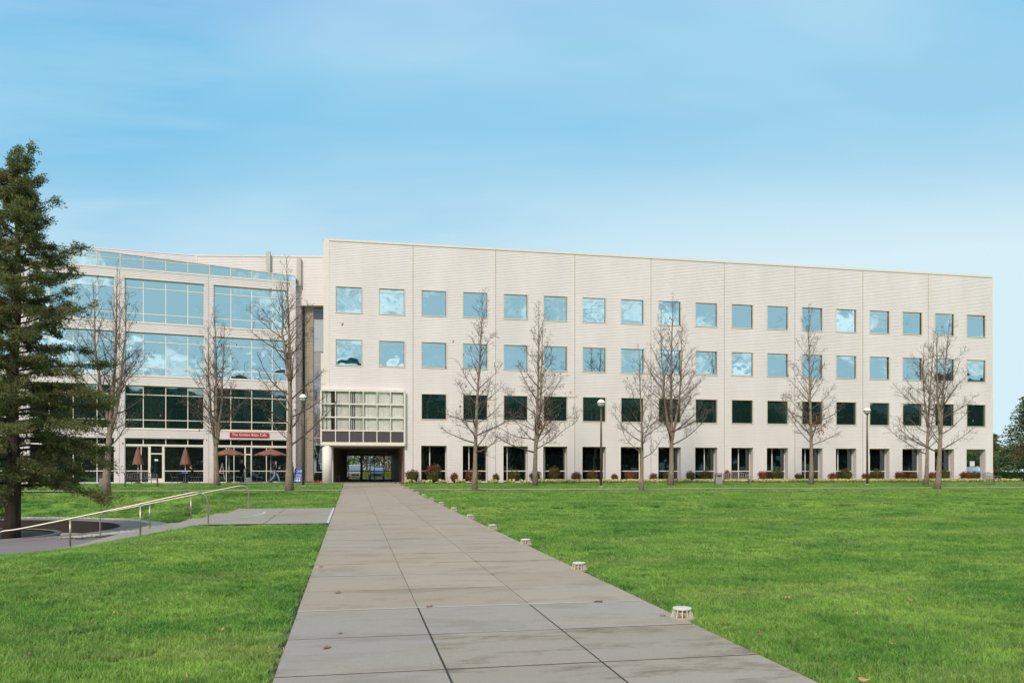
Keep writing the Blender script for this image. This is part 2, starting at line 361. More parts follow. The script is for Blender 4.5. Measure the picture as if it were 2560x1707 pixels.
def siding(mb, u0, u1, z0, z1, holes=(), O=(0, 0), U=(1, 0), Nn=(0, -1), p=.133, dep=.036, mi=0, zfun=None):
    """corrugated horizontal siding; Nn is the outward direction"""
    prof = [(0, 0), (.092, 0), (.094, -dep), (.126, -dep), (.133, 0)]
    zs = []
    k0 = int(math.floor(z0/p)); k1 = int(math.ceil(z1/p))
    for k in range(k0, k1+1):
        for a, b in prof[:-1]: zs.append((k*p+a, b))
    cuts = sorted({z0, z1, *[h[2] for h in holes], *[h[3] for h in holes]})
    def dat(z):
        q = z % p
        for (a, b), (c, d) in zip(prof, prof[1:]):
            if a <= q <= c: return b+(d-b)*(q-a)/(c-a)
        return 0
    zs = [(z, d) for z, d in zs if z0 < z < z1 and all(abs(z-c) > 1e-4 for c in cuts)]+[(c, dat(c)) for c in cuts if z0 <= c <= z1]
    zs.sort()
    def P(u, z, d): return (O[0]+U[0]*u+Nn[0]*d, O[1]+U[1]*u+Nn[1]*d, z)
    for (za, da), (zb, db) in zip(zs, zs[1:]):
        zm = (za+zb)/2
        hs = sorted((h[0], h[1]) for h in holes if h[2] < zm < h[3])
        u = u0
        for a, b in hs+[(u1, u1)]:
            a2 = min(max(a, u0), u1)
            if a2 > u+1e-6: mb.quad(P(u, za, da), P(a2, za, da), P(a2, zb, db), P(u, zb, db), mi)
            u = max(u, min(b, u1))
    return mb

# ================================================================== GROUND
def axis(parts):
    r = []
    for a, b, st in parts:
        n = max(1, int(round((b-a)/st)))
        r += [a+(b-a)*i/n for i in range(n)]
    r.append(parts[-1][1]); return r
gx = axis([(-1500, -120, 200), (-120, -40, 10), (-40, -30, 2), (-30, -3.86, .3), (-3.86, -3.84, .02), (-3.84, 4, .5), (4, 30, 1.0), (30, 130, 5), (130, 1500, 200)])
gy = axis([(-400, -60, 60), (-60, 0, 10), (0, 12, 1), (12, 22.04, .3), (22.04, 22.06, .02), (22.06, 29.44, .5), (29.44, 29.46, .02), (29.46, 46, .3), (46, 66, 2), (66, 70, 4), (70, 150, 20), (150, 2000, 300)])
nx, ny = len(gx), len(gy)
g = MB(); g.v = [(x, y, terrain(x, y)) for y in gy for x in gx]
g.f = [(j*nx+i, j*nx+i+1, (j+1)*nx+i+1, (j+1)*nx+i) for j in range(ny-1) for i in range(nx-1)]; g.m = [0]*len(g.f)
tag(g.build('ground', LAWN, smooth=True), kind='structure')

# main walkway: three columns of slabs
walk = tag(thing('walkway', None, None, (0, 0, 0)), kind='structure')
XJ = [-.583, .729, 2.01, 3.41]
b = MB(); b.add([(XJ[0]+.01, -4, plane(-4)-.0045), (XJ[3]-.01, -4, plane(-4)-.0045), (XJ[3]-.01, 9.0, plane(9)-.0045), (XJ[0]+.01, 9.0, plane(9)-.0045)], [(0, 1, 2, 3)])
b.build('joint_bed', JOINTD, walk)
b = MB(); b.add([(XJ[0]+.01, 9.0, plane(9)-.006), (XJ[3]-.01, 9.0, plane(9)-.006), (XJ[3]-.01, 65.9, plane(65.9)-.006), (XJ[0]+.01, 65.9, plane(65.9)-.006)], [(0, 1, 2, 3)])
b.build('joint_bed', JOINTF, walk)
def slab(x0, x1, y0, y1, m, gap, dz=0.0):
    mb = MB(); c = .003; gxx = gap*.55 if gap > .01 else gap; x0 += gxx; x1 -= gxx; y0 += gap; y1 -= gap; z = lambda y: plane(y)+dz
    cx, cy = (x0+x1)/2, (y0+y1)/2; zc_ = z(cy)
    v = [(x0-cx, y0-cy, z(y0)-.12-zc_), (x1-cx, y0-cy, z(y0)-.12-zc_), (x1-cx, y1-cy, z(y1)-.12-zc_), (x0-cx, y1-cy, z(y1)-.12-zc_),
         (x0-cx, y0-cy, z(y0)-c-zc_), (x1-cx, y0-cy, z(y0)-c-zc_), (x1-cx, y1-cy, z(y1)-c-zc_), (x0-cx, y1-cy, z(y1)-c-zc_),
         (x0+c-cx, y0+c-cy, z(y0)-zc_), (x1-c-cx, y0+c-cy, z(y0)-zc_), (x1-c-cx, y1-c-cy, z(y1)-zc_), (x0+c-cx, y1-c-cy, z(y1)-zc_)]
    f = [(8, 9, 10, 11)]
    for a in (0, 4):
        f += [(a+i, a+(i+1) % 4, a+4+(i+1) % 4, a+4+i) for i in range(4)]
    mb.add(v, f)
    o = mb.build('slab', m, walk); o.location = (cx, cy, zc_)
    return o
yj = [1.14, 2.45, 3.74, 5.0, 6.28, 7.59, 9.0]+[9.0+1.35*i for i in range(1, 19)]
for i in range(len(yj)-1):
    for j in range(3):
        near = yj[i] < 8.9
        m = CONC
        if near: m = CONC_N if (yj[i+1] < 7.7 and j > 0) or yj[i+1] < 5.1 else CONC_G
        slab(XJ[j], XJ[j+1], yj[i], yj[i+1], m, (.017 if j < 9 else 0) if near else .005, (random.random()-.5)*.002)
yy = yj[-1]
while yy < 65.5:
    y2 = min(yy+8.1, 65.9)
    for j in range(3): slab(XJ[j], XJ[j+1], yy, y2, CONC, .004)
    yy = y2
for xa, xb in ((-.65, -.584), (3.411, 3.475)):
    b = MB(); b.quad((xa, -4, plane(-4)-.034), (xb, -4, plane(-4)-.034), (xb, 63.5, plane(63.5)-.034), (xa, 63.5, plane(63.5)-.034)); b.build('soil_edge', JOINTD, walk)
# dark worn patch of sealant by the joint, white line across joint
b = MB(); b.add([(XJ[0]+.02, 8.975, plane(9)+.004), (XJ[3]-.02, 8.975, plane(9)+.004), (XJ[3]-.02, 9.0, plane(9)+.004), (XJ[0]+.02, 9.0, plane(9)+.004)], [(0, 1, 2, 3)])
b.build('expansion_line', WHITEL, walk)
LJ = mat('light_joint', (.40, .37, .32), .9, var=.3, scale=4)
for yq in yj[7:]:
    b = MB(); rnd = random.Random(int(yq*10)); u = XJ[0]+.02
    while u < XJ[3]-.05:
        u2 = min(u+rnd.uniform(.3, 1.3), XJ[3]-.02)
        if rnd.random() < .75: b.quad((u, yq-.013, plane(yq)+.003), (u2, yq-.013, plane(yq)+.003), (u2, yq+.013, plane(yq)+.003), (u, yq+.013, plane(yq)+.003))
        u = u2
    b.build('joint_line', LJ, walk)
# side path with tan inlay, curved white line, steps, plaza
sp = tag(thing('side_path', None, None, (0, 0, 0)), kind='structure')
def sheet(poly, dz, name, m, parent, z=None):
    mb = MB(); mb.add([(x, y, (plane(y) if z is None else z)+dz) for x, y in poly], [tuple(range(len(poly)))]); return mb.build(name, m, parent)
for (a, c) in ((-3.9, -2.3), (-2.28, -.593)):
    sheet([(a, 22.05), (c, 22.05), (c, 29.45), (a, 29.45)], .0, 'pavement_slab', CONC_G, sp)
sheet([(-3.9, 22.0), (-.593, 22.0), (-.593, 29.5), (-3.9, 29.5)], -.02, 'joint_bed', JOINTD, sp)
sheet([(-2.75, 25.4), (-1.15, 25.9), (-.98, 26.8), (-2.62, 26.3)], .004, 'tan_inlay', TAN, sp)
sheet([(-.66, 22.05), (-.60, 22.05), (-.60, 29.45), (-.66, 29.45)], .006, 'white_line', WHITEL, sp)
mb = MB(); pts = []
for i in range(25):
    t = i/24; a = R(-95+t*110); pts.append((-4.1+1.35*math.cos(a), 26.6+2.75*math.sin(a)))
for (x1, y1), (x2, y2) in zip(pts, pts[1:]):
    dx, dy = x2-x1, y2-y1; l = math.hypot(dx, dy); nx_, ny_ = -dy/l*.03, dx/l*.03
    if x1 > -3.88 and x2 > -3.88: mb.quad((x1-nx_, y1-ny_, plane(y1)+.005), (x2-nx_, y2-ny_, plane(y2)+.005), (x2+nx_, y2+ny_, plane(y2)+.005), (x1+nx_, y1+ny_, plane(y1)+.005))
mb.build('curved_white_line', WHITEL, sp)
mb = MB(); mb.box(-.603, -.592, 22, 29.5, plane(26)-.2, plane(22)-.01); mb.build('edge', CONC_G, sp)
st = tag(thing('steps', None, None, (0, 0, 0)), kind='structure')
for k in range(6):
    x1 = -3.9-.75*k; x0 = x1-.75 if k < 5 else x1-.02
    if k == 5: break
    zt = lambda Y: plane(Y)+(-1.42-plane(Y))*(k+1)/6
    mb = MB(); y0, y1 = 22.05, 29.45
    mb.add([(x0, y0, -1.9), (x1, y0, -1.9), (x1, y1, -1.9), (x0, y1, -1.9), (x0, y0, zt(y0)), (x1, y0, zt(y0)), (x1, y1, zt(y1)), (x0, y1, zt(y1))],
           [(0, 1, 5, 4), (1, 2, 6, 5), (2, 3, 7, 6), (3, 0, 4, 7), (4, 5, 6, 7)])
    mb.build('step', CONC_G, st)
mb = MB(); mb.box(-3.95, -3.901, 22.05, 29.45, -1.9, plane(22.05)-.004); mb.build('riser', CONC_G, st)
# plaza (lower level) with a round sunken basin
pz = tag(thing('lower_plaza', None, None, (0, 0, 0)), kind='structure')
mb = MB(); xs = [-32+.2*i for i in range(int((32-7.66)/.2)+1)]+[-7.66]
def ytop(X):
    dx = X-PC[0]
    if abs(dx) < 7.3: return PC[1]-math.sqrt(7.3**2-dx*dx)
    return 31.0 if X > -9.2 and X < -8.0 else (PC[1] if X < -9.2 else 29.45)
for a, c in zip(xs, xs[1:]):
    if c-a < 1e-5: continue
    mb.quad((a, 22.0, -1.42), (c, 22.0, -1.42), (c, ytop(c), -1.42), (a, ytop(a), -1.42))
mb.build('plaza_paving', CONC_D, pz)
mb = MB(); n = 96
for i in range(n):
    a, c = 2*math.pi*i/n, 2*math.pi*(i+1)/n
    P = lambda r, t, z: (PC[0]+r*math.cos(t), PC[1]+r*math.sin(t), z)
    mb.quad(P(7.3, a, -1.414), P(8.35, a, -1.414), P(8.35, c, -1.414), P(7.3, c, -1.414))
mb.build('basin_rim', CONC_D, pz)
mb = MB()
for i in range(n):
    a, c = 2*math.pi*i/n, 2*math.pi*(i+1)/n
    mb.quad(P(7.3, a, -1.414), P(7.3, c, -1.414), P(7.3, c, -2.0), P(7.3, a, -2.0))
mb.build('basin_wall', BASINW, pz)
mb = MB()
for i in range(n):
    a, c = 2*math.pi*i/n, 2*math.pi*(i+1)/n
    mb.quad(P(.1, a, -1.98), P(7.3, a, -1.98), P(7.3, c, -1.98), P(.1, c, -1.98))
mb.build('basin_floor', CONC_G, pz)
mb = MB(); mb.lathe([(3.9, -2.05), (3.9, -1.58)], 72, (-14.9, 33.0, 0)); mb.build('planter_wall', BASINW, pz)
mb = MB()
for i in range(72):
    a, c = 2*math.pi*i/72, 2*math.pi*(i+1)/72; Q = lambda r, t, z: (-14.9+r*math.cos(t), 33+r*math.sin(t), z)
    mb.quad(Q(3.7, a, -1.53), Q(3.95, a, -1.53), Q(3.95, c, -1.53), Q(3.7, c, -1.53)); mb.quad(Q(3.95, a, -1.58), Q(3.95, a, -1.53), Q(3.95, c, -1.53), Q(3.95, c, -1.58))
mb.build('planter_coping', CONC_G, pz)
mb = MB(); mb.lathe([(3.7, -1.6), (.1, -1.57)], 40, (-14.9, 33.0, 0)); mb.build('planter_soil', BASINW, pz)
# pebble strip round the rim
mb = MB()
ico = [(0, 0, 1), (.89, 0, .2), (.28, .85, .2), (-.72, .53, .2), (-.72, -.53, .2), (.28, -.85, .2), (0, 0, -.6)]
icf = [(0, 1, 2), (0, 2, 3), (0, 3, 4), (0, 4, 5), (0, 5, 1), (6, 2, 1), (6, 3, 2), (6, 4, 3), (6, 5, 4), (6, 1, 5)]
for i in range(2600):
    a = random.uniform(-35, 125); wd = .35+.75*ss(40, -20, a); r = 8.36+random.random()*wd; a = R(a)
    s_ = random.uniform(.04, .10); c = Vector(P(r, a, -1.41+(r-8.3)*.05)); rot = random.random()*6
    mb.add([(c.x+(x*math.cos(rot)-y*math.sin(rot))*s_*random.uniform(.8, 1.4), c.y+(x*math.sin(rot)+y*math.cos(rot))*s_, c.z+z*s_*.6) for x, y, z in ico], icf)
tag(mb.build('pebbles', PEBBLE, None, True), 'strip of pale river pebbles curving round the sunken basin rim', 'pebbles', kind='stuff')

# cross path, cafe terrace, beds, parking lot
cp = tag(thing('cross_path', None, None, (0, 0, 0)), kind='structure')
x = -60
while x < 110:
    x2 = x+3.0
    if not (x2 > -.6 and x < 3.42):
        a, c = x, x2
        sheet([(a+.01, 48.1), (c-.01, 48.1), (c-.01, 49.7), (a+.01, 49.7)], .0, 'slab', CONC, cp)
    else:
        for a, c in ((x, min(x2, -.6)), (max(x, 3.42), x2)):
            if c > a+.05: sheet([(a+.01, 48.1), (c-.01, 48.1), (c-.01, 49.7), (a+.01, 49.7)], .0, 'slab', CONC, cp)
    x = x2
tr = tag(thing('cafe_terrace', None, None), kind='structure')
x = -46
while x < -.6:
    c = min(x+3, -.6)
    sheet([(x+.008, 64.2), (c-.008, 64.2), (c-.008, 73), (x+.008, 73)], .01, 'slab', CONC_G, tr)
    x += 3
sheet([(-.6, 65.9), (4.3, 65.9), (4.3, 86), (-.6, 86)], .012, 'passage_floor', CONC_G, tr, z=0)
bed = tag(sheet([(3.7, 63.7), (61.5, 63.7), (61.5, 66.6), (3.7, 66.6)], .0, 'planting_bed', SOIL, None), kind='structure')
pk = tag(sheet([(-60, 88), (58, 88), (58, 122), (-60, 122)], .02, 'parking_lot', ASPH, None, z=0), kind='structure')
sheet([(-60, 86), (58, 86), (58, 88), (-60, 88)], .01, 'pavement', CONC, None, z=0)['kind'] = 'structure'
road = tag(sheet([(75, 40), (83, 40), (83, 200), (75, 200)], .03, 'road', ASPH, None, z=0), kind='structure')

# ================================================================== MAIN OFFICE BLOCK
BX = -1.77; FY = 66.0; TOP = 19.62
ob = thing('office_building', 'long four-storey cream office block with square windows and corrugated siding', 'building', (0, FY, 0))
PITCH = 3.442; X0 = -.22; WW = 1.055
wc = [X0+PITCH*n_ for n_ in range(18)]
joints = [BX]+[(wc[i]+wc[i+1])/2 for i in range(1, 17, 2)]+[60.1]
FL = [(13.70, 15.85), (9.44, 11.59), (5.18, 7.33)]
holes = []
for i, xc in enumerate(wc):
    for k, (a, c) in enumerate(FL):
        if k == 2 and i < 2: continue
        holes.append((xc-WW, xc+WW, a, c))
    if i >= 2: holes.append((xc-WW, xc+WW, -.2, 3.06))
holes.append((-2.4, 4.22, -.2, 7.42))
for i, (a, c) in enumerate(zip(joints, joints[1:])):
    mb = MB(); siding(mb, a+.012, c-.012, -.2, TOP-.16, [h for h in holes if h[1] > a and h[0] < c])
    # edge returns at the vertical joint
    for u in (a+.012, c-.012): mb.quad((u, 0, 7.45 if u < 4 else -.2), (u, .05, 7.45 if u < 4 else -.2), (u, .05, TOP-.16), (u, 0, TOP-.16))
    mb.build('wall_panel', SIDING, ob)
    mb = MB(); mb.box(a+.004, c-.004, -.045, .4, TOP-.16, TOP); mb.build('coping', TRIM, ob)
    if i: mb = MB(); mb.box(a-.026, a+.026, -.008, .02, 7.5 if a < 4 else -.1, TOP-.17); mb.build('joint_strip', JSTR, ob)
mb = MB(); mb.box(60.1-.10, 60.14, -.03, .30, -.1, TOP-.17); mb.build('corner_trim', TRIM, ob)
mb = MB(); mb.box(-2.22, BX+.01, -.012, 1.5, 7.46, TOP-.02); mb.build('end_panel', TRIM, ob)
mb = MB(); mb.box(-2.26, -2.19, -.035, 5.2, TOP-.05, TOP+.02); mb.box(-2.22, -1.9, 1.5, 5.3, 3.1, TOP-.05); mb.build('end_return', TRIM, ob)
mb = MB(); mb.box(-2.42, -2.222, .004, .5, 3.1, 10.4); mb.build('lower_end_trim', TRIM, ob)
# core volume behind the skins
mb = MB(); mb.box(4.35, 56.6, .80, 22, -.1, 3.2); mb.box(4.35, 59.95, .06, 22, 3.2, 5.0); mb.box(4.35, 59.95, .20, 22, 5.0, TOP-.2); mb.box(-1.9, 4.35, .20, 22, 7.5, TOP-.2); mb.box(-1.9, 4.35, 2.5, 22, 3.2, 7.5)
mb.build('core', CORE, ob)
mb = MB(); siding(mb, .04, 22, 3.2, TOP-.16, [], O=(60.1, 0), U=(0, 1), Nn=(1, 0)); siding(mb, .04, .72, -.2, 3.2, [], O=(60.1, 0), U=(0, 1), Nn=(1, 0)); siding(mb, 5.2, 6.2, -.2, 3.2, [], O=(60.1, 0), U=(0, 1), Nn=(1, 0))
mb.build('side_wall', SIDING, ob)
mb = MB(); mb.box(-1.9, 60.0, .3, 21.9, TOP-.2, TOP-.1); mb.build('roof', ROOFM, ob)
# upper windows
def pane_obj(mb_mat, w_, h_, parent, loc, name='pane', tilt=.35):
    key = (round(w_, 3), round(h_, 3), mb_mat.name)
    if key not in PANES:
        q = MB(); q.box(-w_/2, w_/2, -.006, .006, -h_/2, h_/2); PANES[key] = q.mesh('pane', mb_mat)
    return inst(PANES[key], name, parent, loc, (R(random.gauss(0, tilt)), 0, R(random.gauss(0, tilt))))
PANES = {}
fr = MB(); W2 = WW; H2 = (FL[0][1]-FL[0][0])/2; t_ = .055
fr.box(-W2-.02, W2+.02, -.035, .14, H2-t_, H2+.02); fr.box(-W2-.02, W2+.02, -.045, .14, -H2-.02, -H2+t_)
fr.box(-W2-.02, -W2+t_, -.033, .138, -H2+t_, H2-t_); fr.box(W2-t_, W2+.02, -.033, .138, -H2+t_, H2-t_)
frame_me = fr.mesh('window', FRAME)
tm = MB(); tm.box(-W2+t_, W2-t_, .085, .12, -.012, .012); trans_me = tm.mesh('transom', FRAME)
sl = MB(); s2 = .022
for a in (-1, 1): sl.box(min(a*(W2-t_), a*(W2-t_-s2)), max(a*(W2-t_), a*(W2-t_-s2)), .07, .11, -H2+t_, H2-t_)
sl.box(-W2+t_+s2, W2-t_-s2, .07, .11, H2-t_-s2, H2-t_); sl.box(-W2+t_+s2, W2-t_-s2, .07, .11, -H2+t_, -H2+t_+s2); seal_me = sl.mesh('seal', DARKTR)
for i, xc in enumerate(wc):
    for k, (a, c) in enumerate(FL):
        if k == 2 and i < 2: continue
        f = inst(frame_me, 'window', ob, (xc, 0, (a+c)/2))
        pane_obj(G_UP if k < 2 else G_LOW, 2*(W2-t_), 2*(H2-t_), f, (0, .125, 0), tilt=.85 if k < 2 else .2)
        inst(seal_me, 'seal', f)
        if k < 2: inst(trans_me, 'transom', f, (0, 0, H2-.38))
# ground floor recesses
frac = {2: .36, 3: .29, 4: .21, 5: .13, 6: .05, 7: .92, 8: .68, 9: .55, 10: .48, 11: .41, 12: .35, 13: .30, 14: .22, 15: .14, 16: .08}
for i, xc in enumerate(wc[2:], 2):
    a, c = xc-WW, xc+WW
    mb = MB(); siding(mb, .03, .72, -.2, 3.06, [], O=(c, 0), U=(0, 1), Nn=(-1, 0)); siding(mb, .03, .72, -.2, 3.06, [], O=(a, 0), U=(0, 1), Nn=(1, 0))
    mb.quad((a, .0, 3.06), (c, .0, 3.06), (c, .75, 3.06), (a, .75, 3.06)); mb.build('reveal', SIDING, ob)
    mb = MB(); mb.box(a-.05, a, -.014, .03, -.1, 3.06); mb.box(c, c+.05, -.014, .03, -.1, 3.06); mb.box(a-.05, c+.05, -.014, .03, 3.06, 3.11); mb.build('opening_trim', WHITEFR, ob)
    if i == 17: continue
    f = MB(); y0, y1 = .62, .70; mx_ = a+(c-a)*frac[i]
    f.box(a, a+.04, y0, y1, .1, 3.06); f.box(c-.04, c, y0, y1, .1, 3.06); f.box(a, c, y0-.01, y1, -.1, .1); f.box(a+.04, c-.04, y0, y1, 3.0, 3.06)
    f.box(a+.04, c-.04, y0-.004, y1, .93, 1.0); f.box(mx_-.035, mx_+.035, y0-.002, y1, .1, .93); f.box(mx_-.035, mx_+.035, y0-.002, y1, 1.0, 3.0)
    fo = f.build('storefront_window', WHITEFR, ob)
    for u0, u1 in ((a+.04, mx_-.035), (mx_+.035, c-.04)):
        if u1-u0 < .08: continue
        pane_obj(G_GRD, u1-u0, 2.0, fo, ((u0+u1)/2, .68, 2.0), tilt=.1); pane_obj(G_GRD, u1-u0, .83, fo, ((u0+u1)/2, .68, .515), tilt=.1)
# piers at the open corner bay
mb = MB(); siding(mb, .8, 5.2, -.2, 3.2, [], O=(56.6, 0), U=(0, 1), Nn=(1, 0)); mb.build('arcade_wall', SIDING, ob)
mb = MB(); mb.box(56.6, 60.05, .76, 22, 3.07, 3.19); mb.build('arcade_ceiling', SOFFIT, ob)
# glazed entrance bay
eb = MB(); ex0, ex1 = -2.36, 4.2; ey = -.30; zr = [7.40, 6.34, 5.27, 4.20, 3.22]; cw = (ex1-ex0)/6; m_ = .034
for j in range(7):
    x_ = ex0+cw*j; eb.box(x_-m_, x_+m_, ey-.04, ey+.04, 3.22, 7.40)
for z_ in zr: eb.box(ex0-m_, ex1+m_, ey-.05, ey+.05, z_-.05, z_+.05)
eb.box(ex0-m_, ex1+m_, ey-.07, ey+.1, 3.05, 3.165); eb.box(ex0-.06, ex1+.07, ey-.06, .02, 7.452, 7.5); eb.box(ex1+.045, ex1+.10, ey-.03, .04, 3.1, 7.45); eb.box(ex0-.10, ex0-.046, ey-.03, 1.5, 3.1, 7.45)
ebo = eb.build('entrance_glazing', WHITEFR, ob)
for j in range(6):
    for r_ in range(4):
        za, zb = zr[r_+1]+.05, zr[r_]-.05
        pane_obj(G_BOX if r_ < 3 else G_BOXD, cw-2*m_, zb-za, ebo, (ex0+cw*(j+.5), ey, (za+zb)/2), tilt=.25)
for j in range(6):
    bl = MB(); nsl = 13
    for q in range(nsl):
        if (j in (3, 4, 5)) or random.random() > .06:
            xc = ex0+cw*j+.06+(cw-.12)*(q+.5)/nsl; a_ = R(random.gauss(8 if j != 2 else 24, 6)); hw = .046
            dx, dy = hw*math.cos(a_), hw*math.sin(a_)
            if j == 0 and q > 8: continue
            bl.quad((xc-dx, ey+.16-dy, 4.25), (xc+dx, ey+.16+dy, 4.25), (xc+dx, ey+.16+dy, 7.35), (xc-dx, ey+.16-dy, 7.35))
    tag(bl.build('blind', BLIND, ebo), kind='stuff')
mb = MB(); mb.box(ex0, ex1, .9, .95, 3.2, 7.4); mb.build('entrance_inner_wall', CORE, ob)
# passage
mb = MB(); mb.box(-2.4, 4.28, -.36, 20, 3.0, 3.046); mb.build('soffit', SOFFIT, ob)
mb = MB(); mb.box(4.16, 4.22, .0, 18, 0, 3.0); mb.build('passage_wall', DARKWALL, ob)
mb = MB(); mb.box(4.13, 4.24, -.03, .0, 0, 3.0); mb.build('red_edge', REDWALL, ob)
mb = MB(); mb.box(-1.9, -1.7, 4.2, 22, 0, 3.0); mb.build('passage_wall', DARKWALL, ob)
mb = MB(); mb.lathe([(.39, -.1), (.39, 3.0)], 32, (-1.93, 0.05, 0)); mb.build('column', mat('column_paint', (.72, .68, .64), .6, var=.05), ob, True)
mb = MB(); mb.box(-1.62, -1.48, 1.5, 1.8, 0, 3.0); mb.build('post', TRIM, ob)
dw = MB(); yd = 18.0
dxs = [-1.42, -.28, .95, 1.13, 2.0, 2.95, 3.75, 4.1]
for i, (xx, ww) in enumerate(((-1.42, .10), (-.28, .035), (1.0, .12), (1.92, .03), (2.3, .04), (3.3, .05), (4.1, .05))): dw.box(xx-ww, xx+ww, yd-.05, yd+.05, 0, 2.78)
dw.box(-1.7, 4.16, yd-.06, yd+.06, 2.78, 3.0); dw.box(-1.32, 4.05, yd-.04, yd+.04, .97, 1.05); dw.box(-1.32, 4.05, yd-.04, yd+.04, 0, .16); dw.box(-1.32, 4.05, yd-.04, yd+.04, 2.55, 2.78)
dwo = dw.build('glass_doors', WHITEFR, ob)
for a, c in ((-1.32, -.315), (-.245, .88), (1.12, 1.89), (1.95, 2.26), (2.34, 3.25), (3.35, 4.05)):
    pane_obj(G_CLR, c-a, 1.5, dwo, ((a+c)/2, yd, 1.8), tilt=.05); pane_obj(G_CLR, c-a, .8, dwo, ((a+c)/2, yd, .565), tilt=.05)
mb = MB(); mb.box(-1.68, -1.3, 17.0, 17.05, 0, 2.6); mb.build('inner_return', DARKWALL, ob)

# connector wall between the block and the wing
cA = Vector((-2.30, 71.14)); cB = Vector((-13.03, 72.88)); cd_ = (cA-cB).normalized(); cang = math.atan2(cd_.y, cd_.x)
cn = thing('connector_building', 'cream siding link wall recessed between the office block and the glazed cafe wing', 'building', (cA.x, cA.y, 0), cang)
CT = 19.55
mb = MB(); siding(mb, -10.87, 0, 0, CT-.1, [(-2.06, .01, -.1, 15.3)]); mb.quad((-2.06, 0, 15.3), (0, 0, 15.3), (0, .8, 15.3), (-2.06, .8, 15.3)); mb.quad((-2.06, 0, 0), (-2.06, .8, 0), (-2.06, .8, 15.3), (-2.06, 0, 15.3)); mb.build('wall_panel', SIDING, cn)
mb = MB(); mb.box(-10.9, 0, -.04, .3, CT-.1, CT); mb.box(-10.95, -10.87, -.03, 5, 12, CT); mb.build('coping', TRIM, cn)
mb = MB(); siding(mb, -1.82, -1.1, 0, 15.3, [], O=(0, .6)); mb.quad((-1.82, .6, 0), (-1.82, .8, 0), (-1.82, .8, 15.3), (-1.82, .6, 15.3)); mb.build('wall_panel', mat('siding_recess_shade', (.36, .32, .26), .6), cn)  # same siding, with the shade of the recess put into a darker colour
mb = MB(); mb.box(-2.06, .6, .82, 8, 0, 15.3); mb.build('core', CORE, cn)
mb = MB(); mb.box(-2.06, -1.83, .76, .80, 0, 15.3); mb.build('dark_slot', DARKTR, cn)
f = MB(); zl = [0, .9, 3.3, 3.9, 7.1, 10.25, 11.45, 14.2, 15.3]
for z_ in zl[1:]: f.box(-1.09, .4, .70, .78, z_-.05, z_+.0)
f.box(-1.13, -1.07, .68, .80, 0, 15.3); fo = f.build('stair_window', FRAME, cn)
gm = [G_GRD, G_GRD, G_BOXD, G_BOXD, G_BOXD, glass('glass_mauve', .3, (.6, .55, .6), (.25, .22, .22), 0, .3), glass('glass_pale', .3, (.8, .8, .85), (.36, .35, .36), 0, .5), glass('glass_plum', .15, (.5, .5, .6), (.04, .035, .05), 0, .1)]
for i in range(8): pane_obj(gm[i], 1.46, zl[i+1]-zl[i]-.06, fo, (-.34, .75, (zl[i]+zl[i+1])/2), tilt=.1)
for u, lab in ((-1.95-.0, 0), (-4.52, 1)):
    pass
for px in (671.5, 747):
    u = (px-809)/2000*69.2
    an = MB(); an.box(-.17, .17, -.32, -.02, 17.6 if px < 700 else 16.9, 19.85 if px < 700 else 19.3); an.box(-.05, .1, -.2, -.1, 17.1 if px < 700 else 16.4, 17.6 if px < 700 else 16.9)
    o = an.build('antenna_box', ANT, cn); o.location = (u, 0, 0)
# screen wall A further left
a1 = atz(205, 66.6); a2 = atz(493, 69.3)
dv = (a2-a1); La = dv.length; scn = thing('roof_screen', 'low cream siding roof screen rising behind the glass parapet of the cafe wing', 'wall', (a1.x, a1.y, 0), math.atan2(dv.y, dv.x))
mb = MB(); siding(mb, 0, La, 15, 19.56, []); mb.box(0, La, -.03, .2, 19.56, 19.62); mb.box(-.05, 0, 0, 3, 15, 19.6); mb.build('wall_panel', SIDING, scn)

# ================================================================== GLAZED CAFE WING
WANG = math.atan2(3.69, 21.45)
wg = thing('cafe_wing', 'angled four-storey cream wing with large glazed bays and a cafe at ground level', 'building', (-4.68, 70.76, 0), WANG)
wb = [(-.7-5.9-6.63*k, -.7-6.63*k) for k in range(5)]
WF = [(12.86, 16.33), (8.60, 12.07), (4.34, 7.81), (-.2, 3.60)]
wh = [(a, c, z0, z1) for a, c in wb for z0, z1 in WF]
wj = [-34, -27.15, -20.23, -13.6, -6.97, 0]
for a, c in zip(wj, wj[1:]):
    mb = MB(); siding(mb, a+.01, c-.01, -.2, 17.0, [h for h in wh if h[1] > a and h[0] < c])
    mb.box(a, c, -.04, .1, 17.0, 17.07); mb.build('wall_panel', SIDING, wg)
mb = MB(); mb.box(-34, -.1, .30, 12, -.1, 17.0); mb.build('core', CORE, wg)
mb = MB(); siding(mb, .02, 3.4, -.2, 17.0, [], O=(0, 0), U=(0, 1), Nn=(1, 0)); mb.build('side_wall', SIDING, wg)
mb = MB(); siding(mb, .05, .34, -.2, 16.9, [], O=(0, .9)); mb.box(.34, .37, .9, 1.5, -.2, 16.9); mb.build('corner_strip', SIDING, wg)
gridx = [-.27-1.66*k for k in range(0, 21)]
def ztop(s): return 17.6+.0446*(-s)
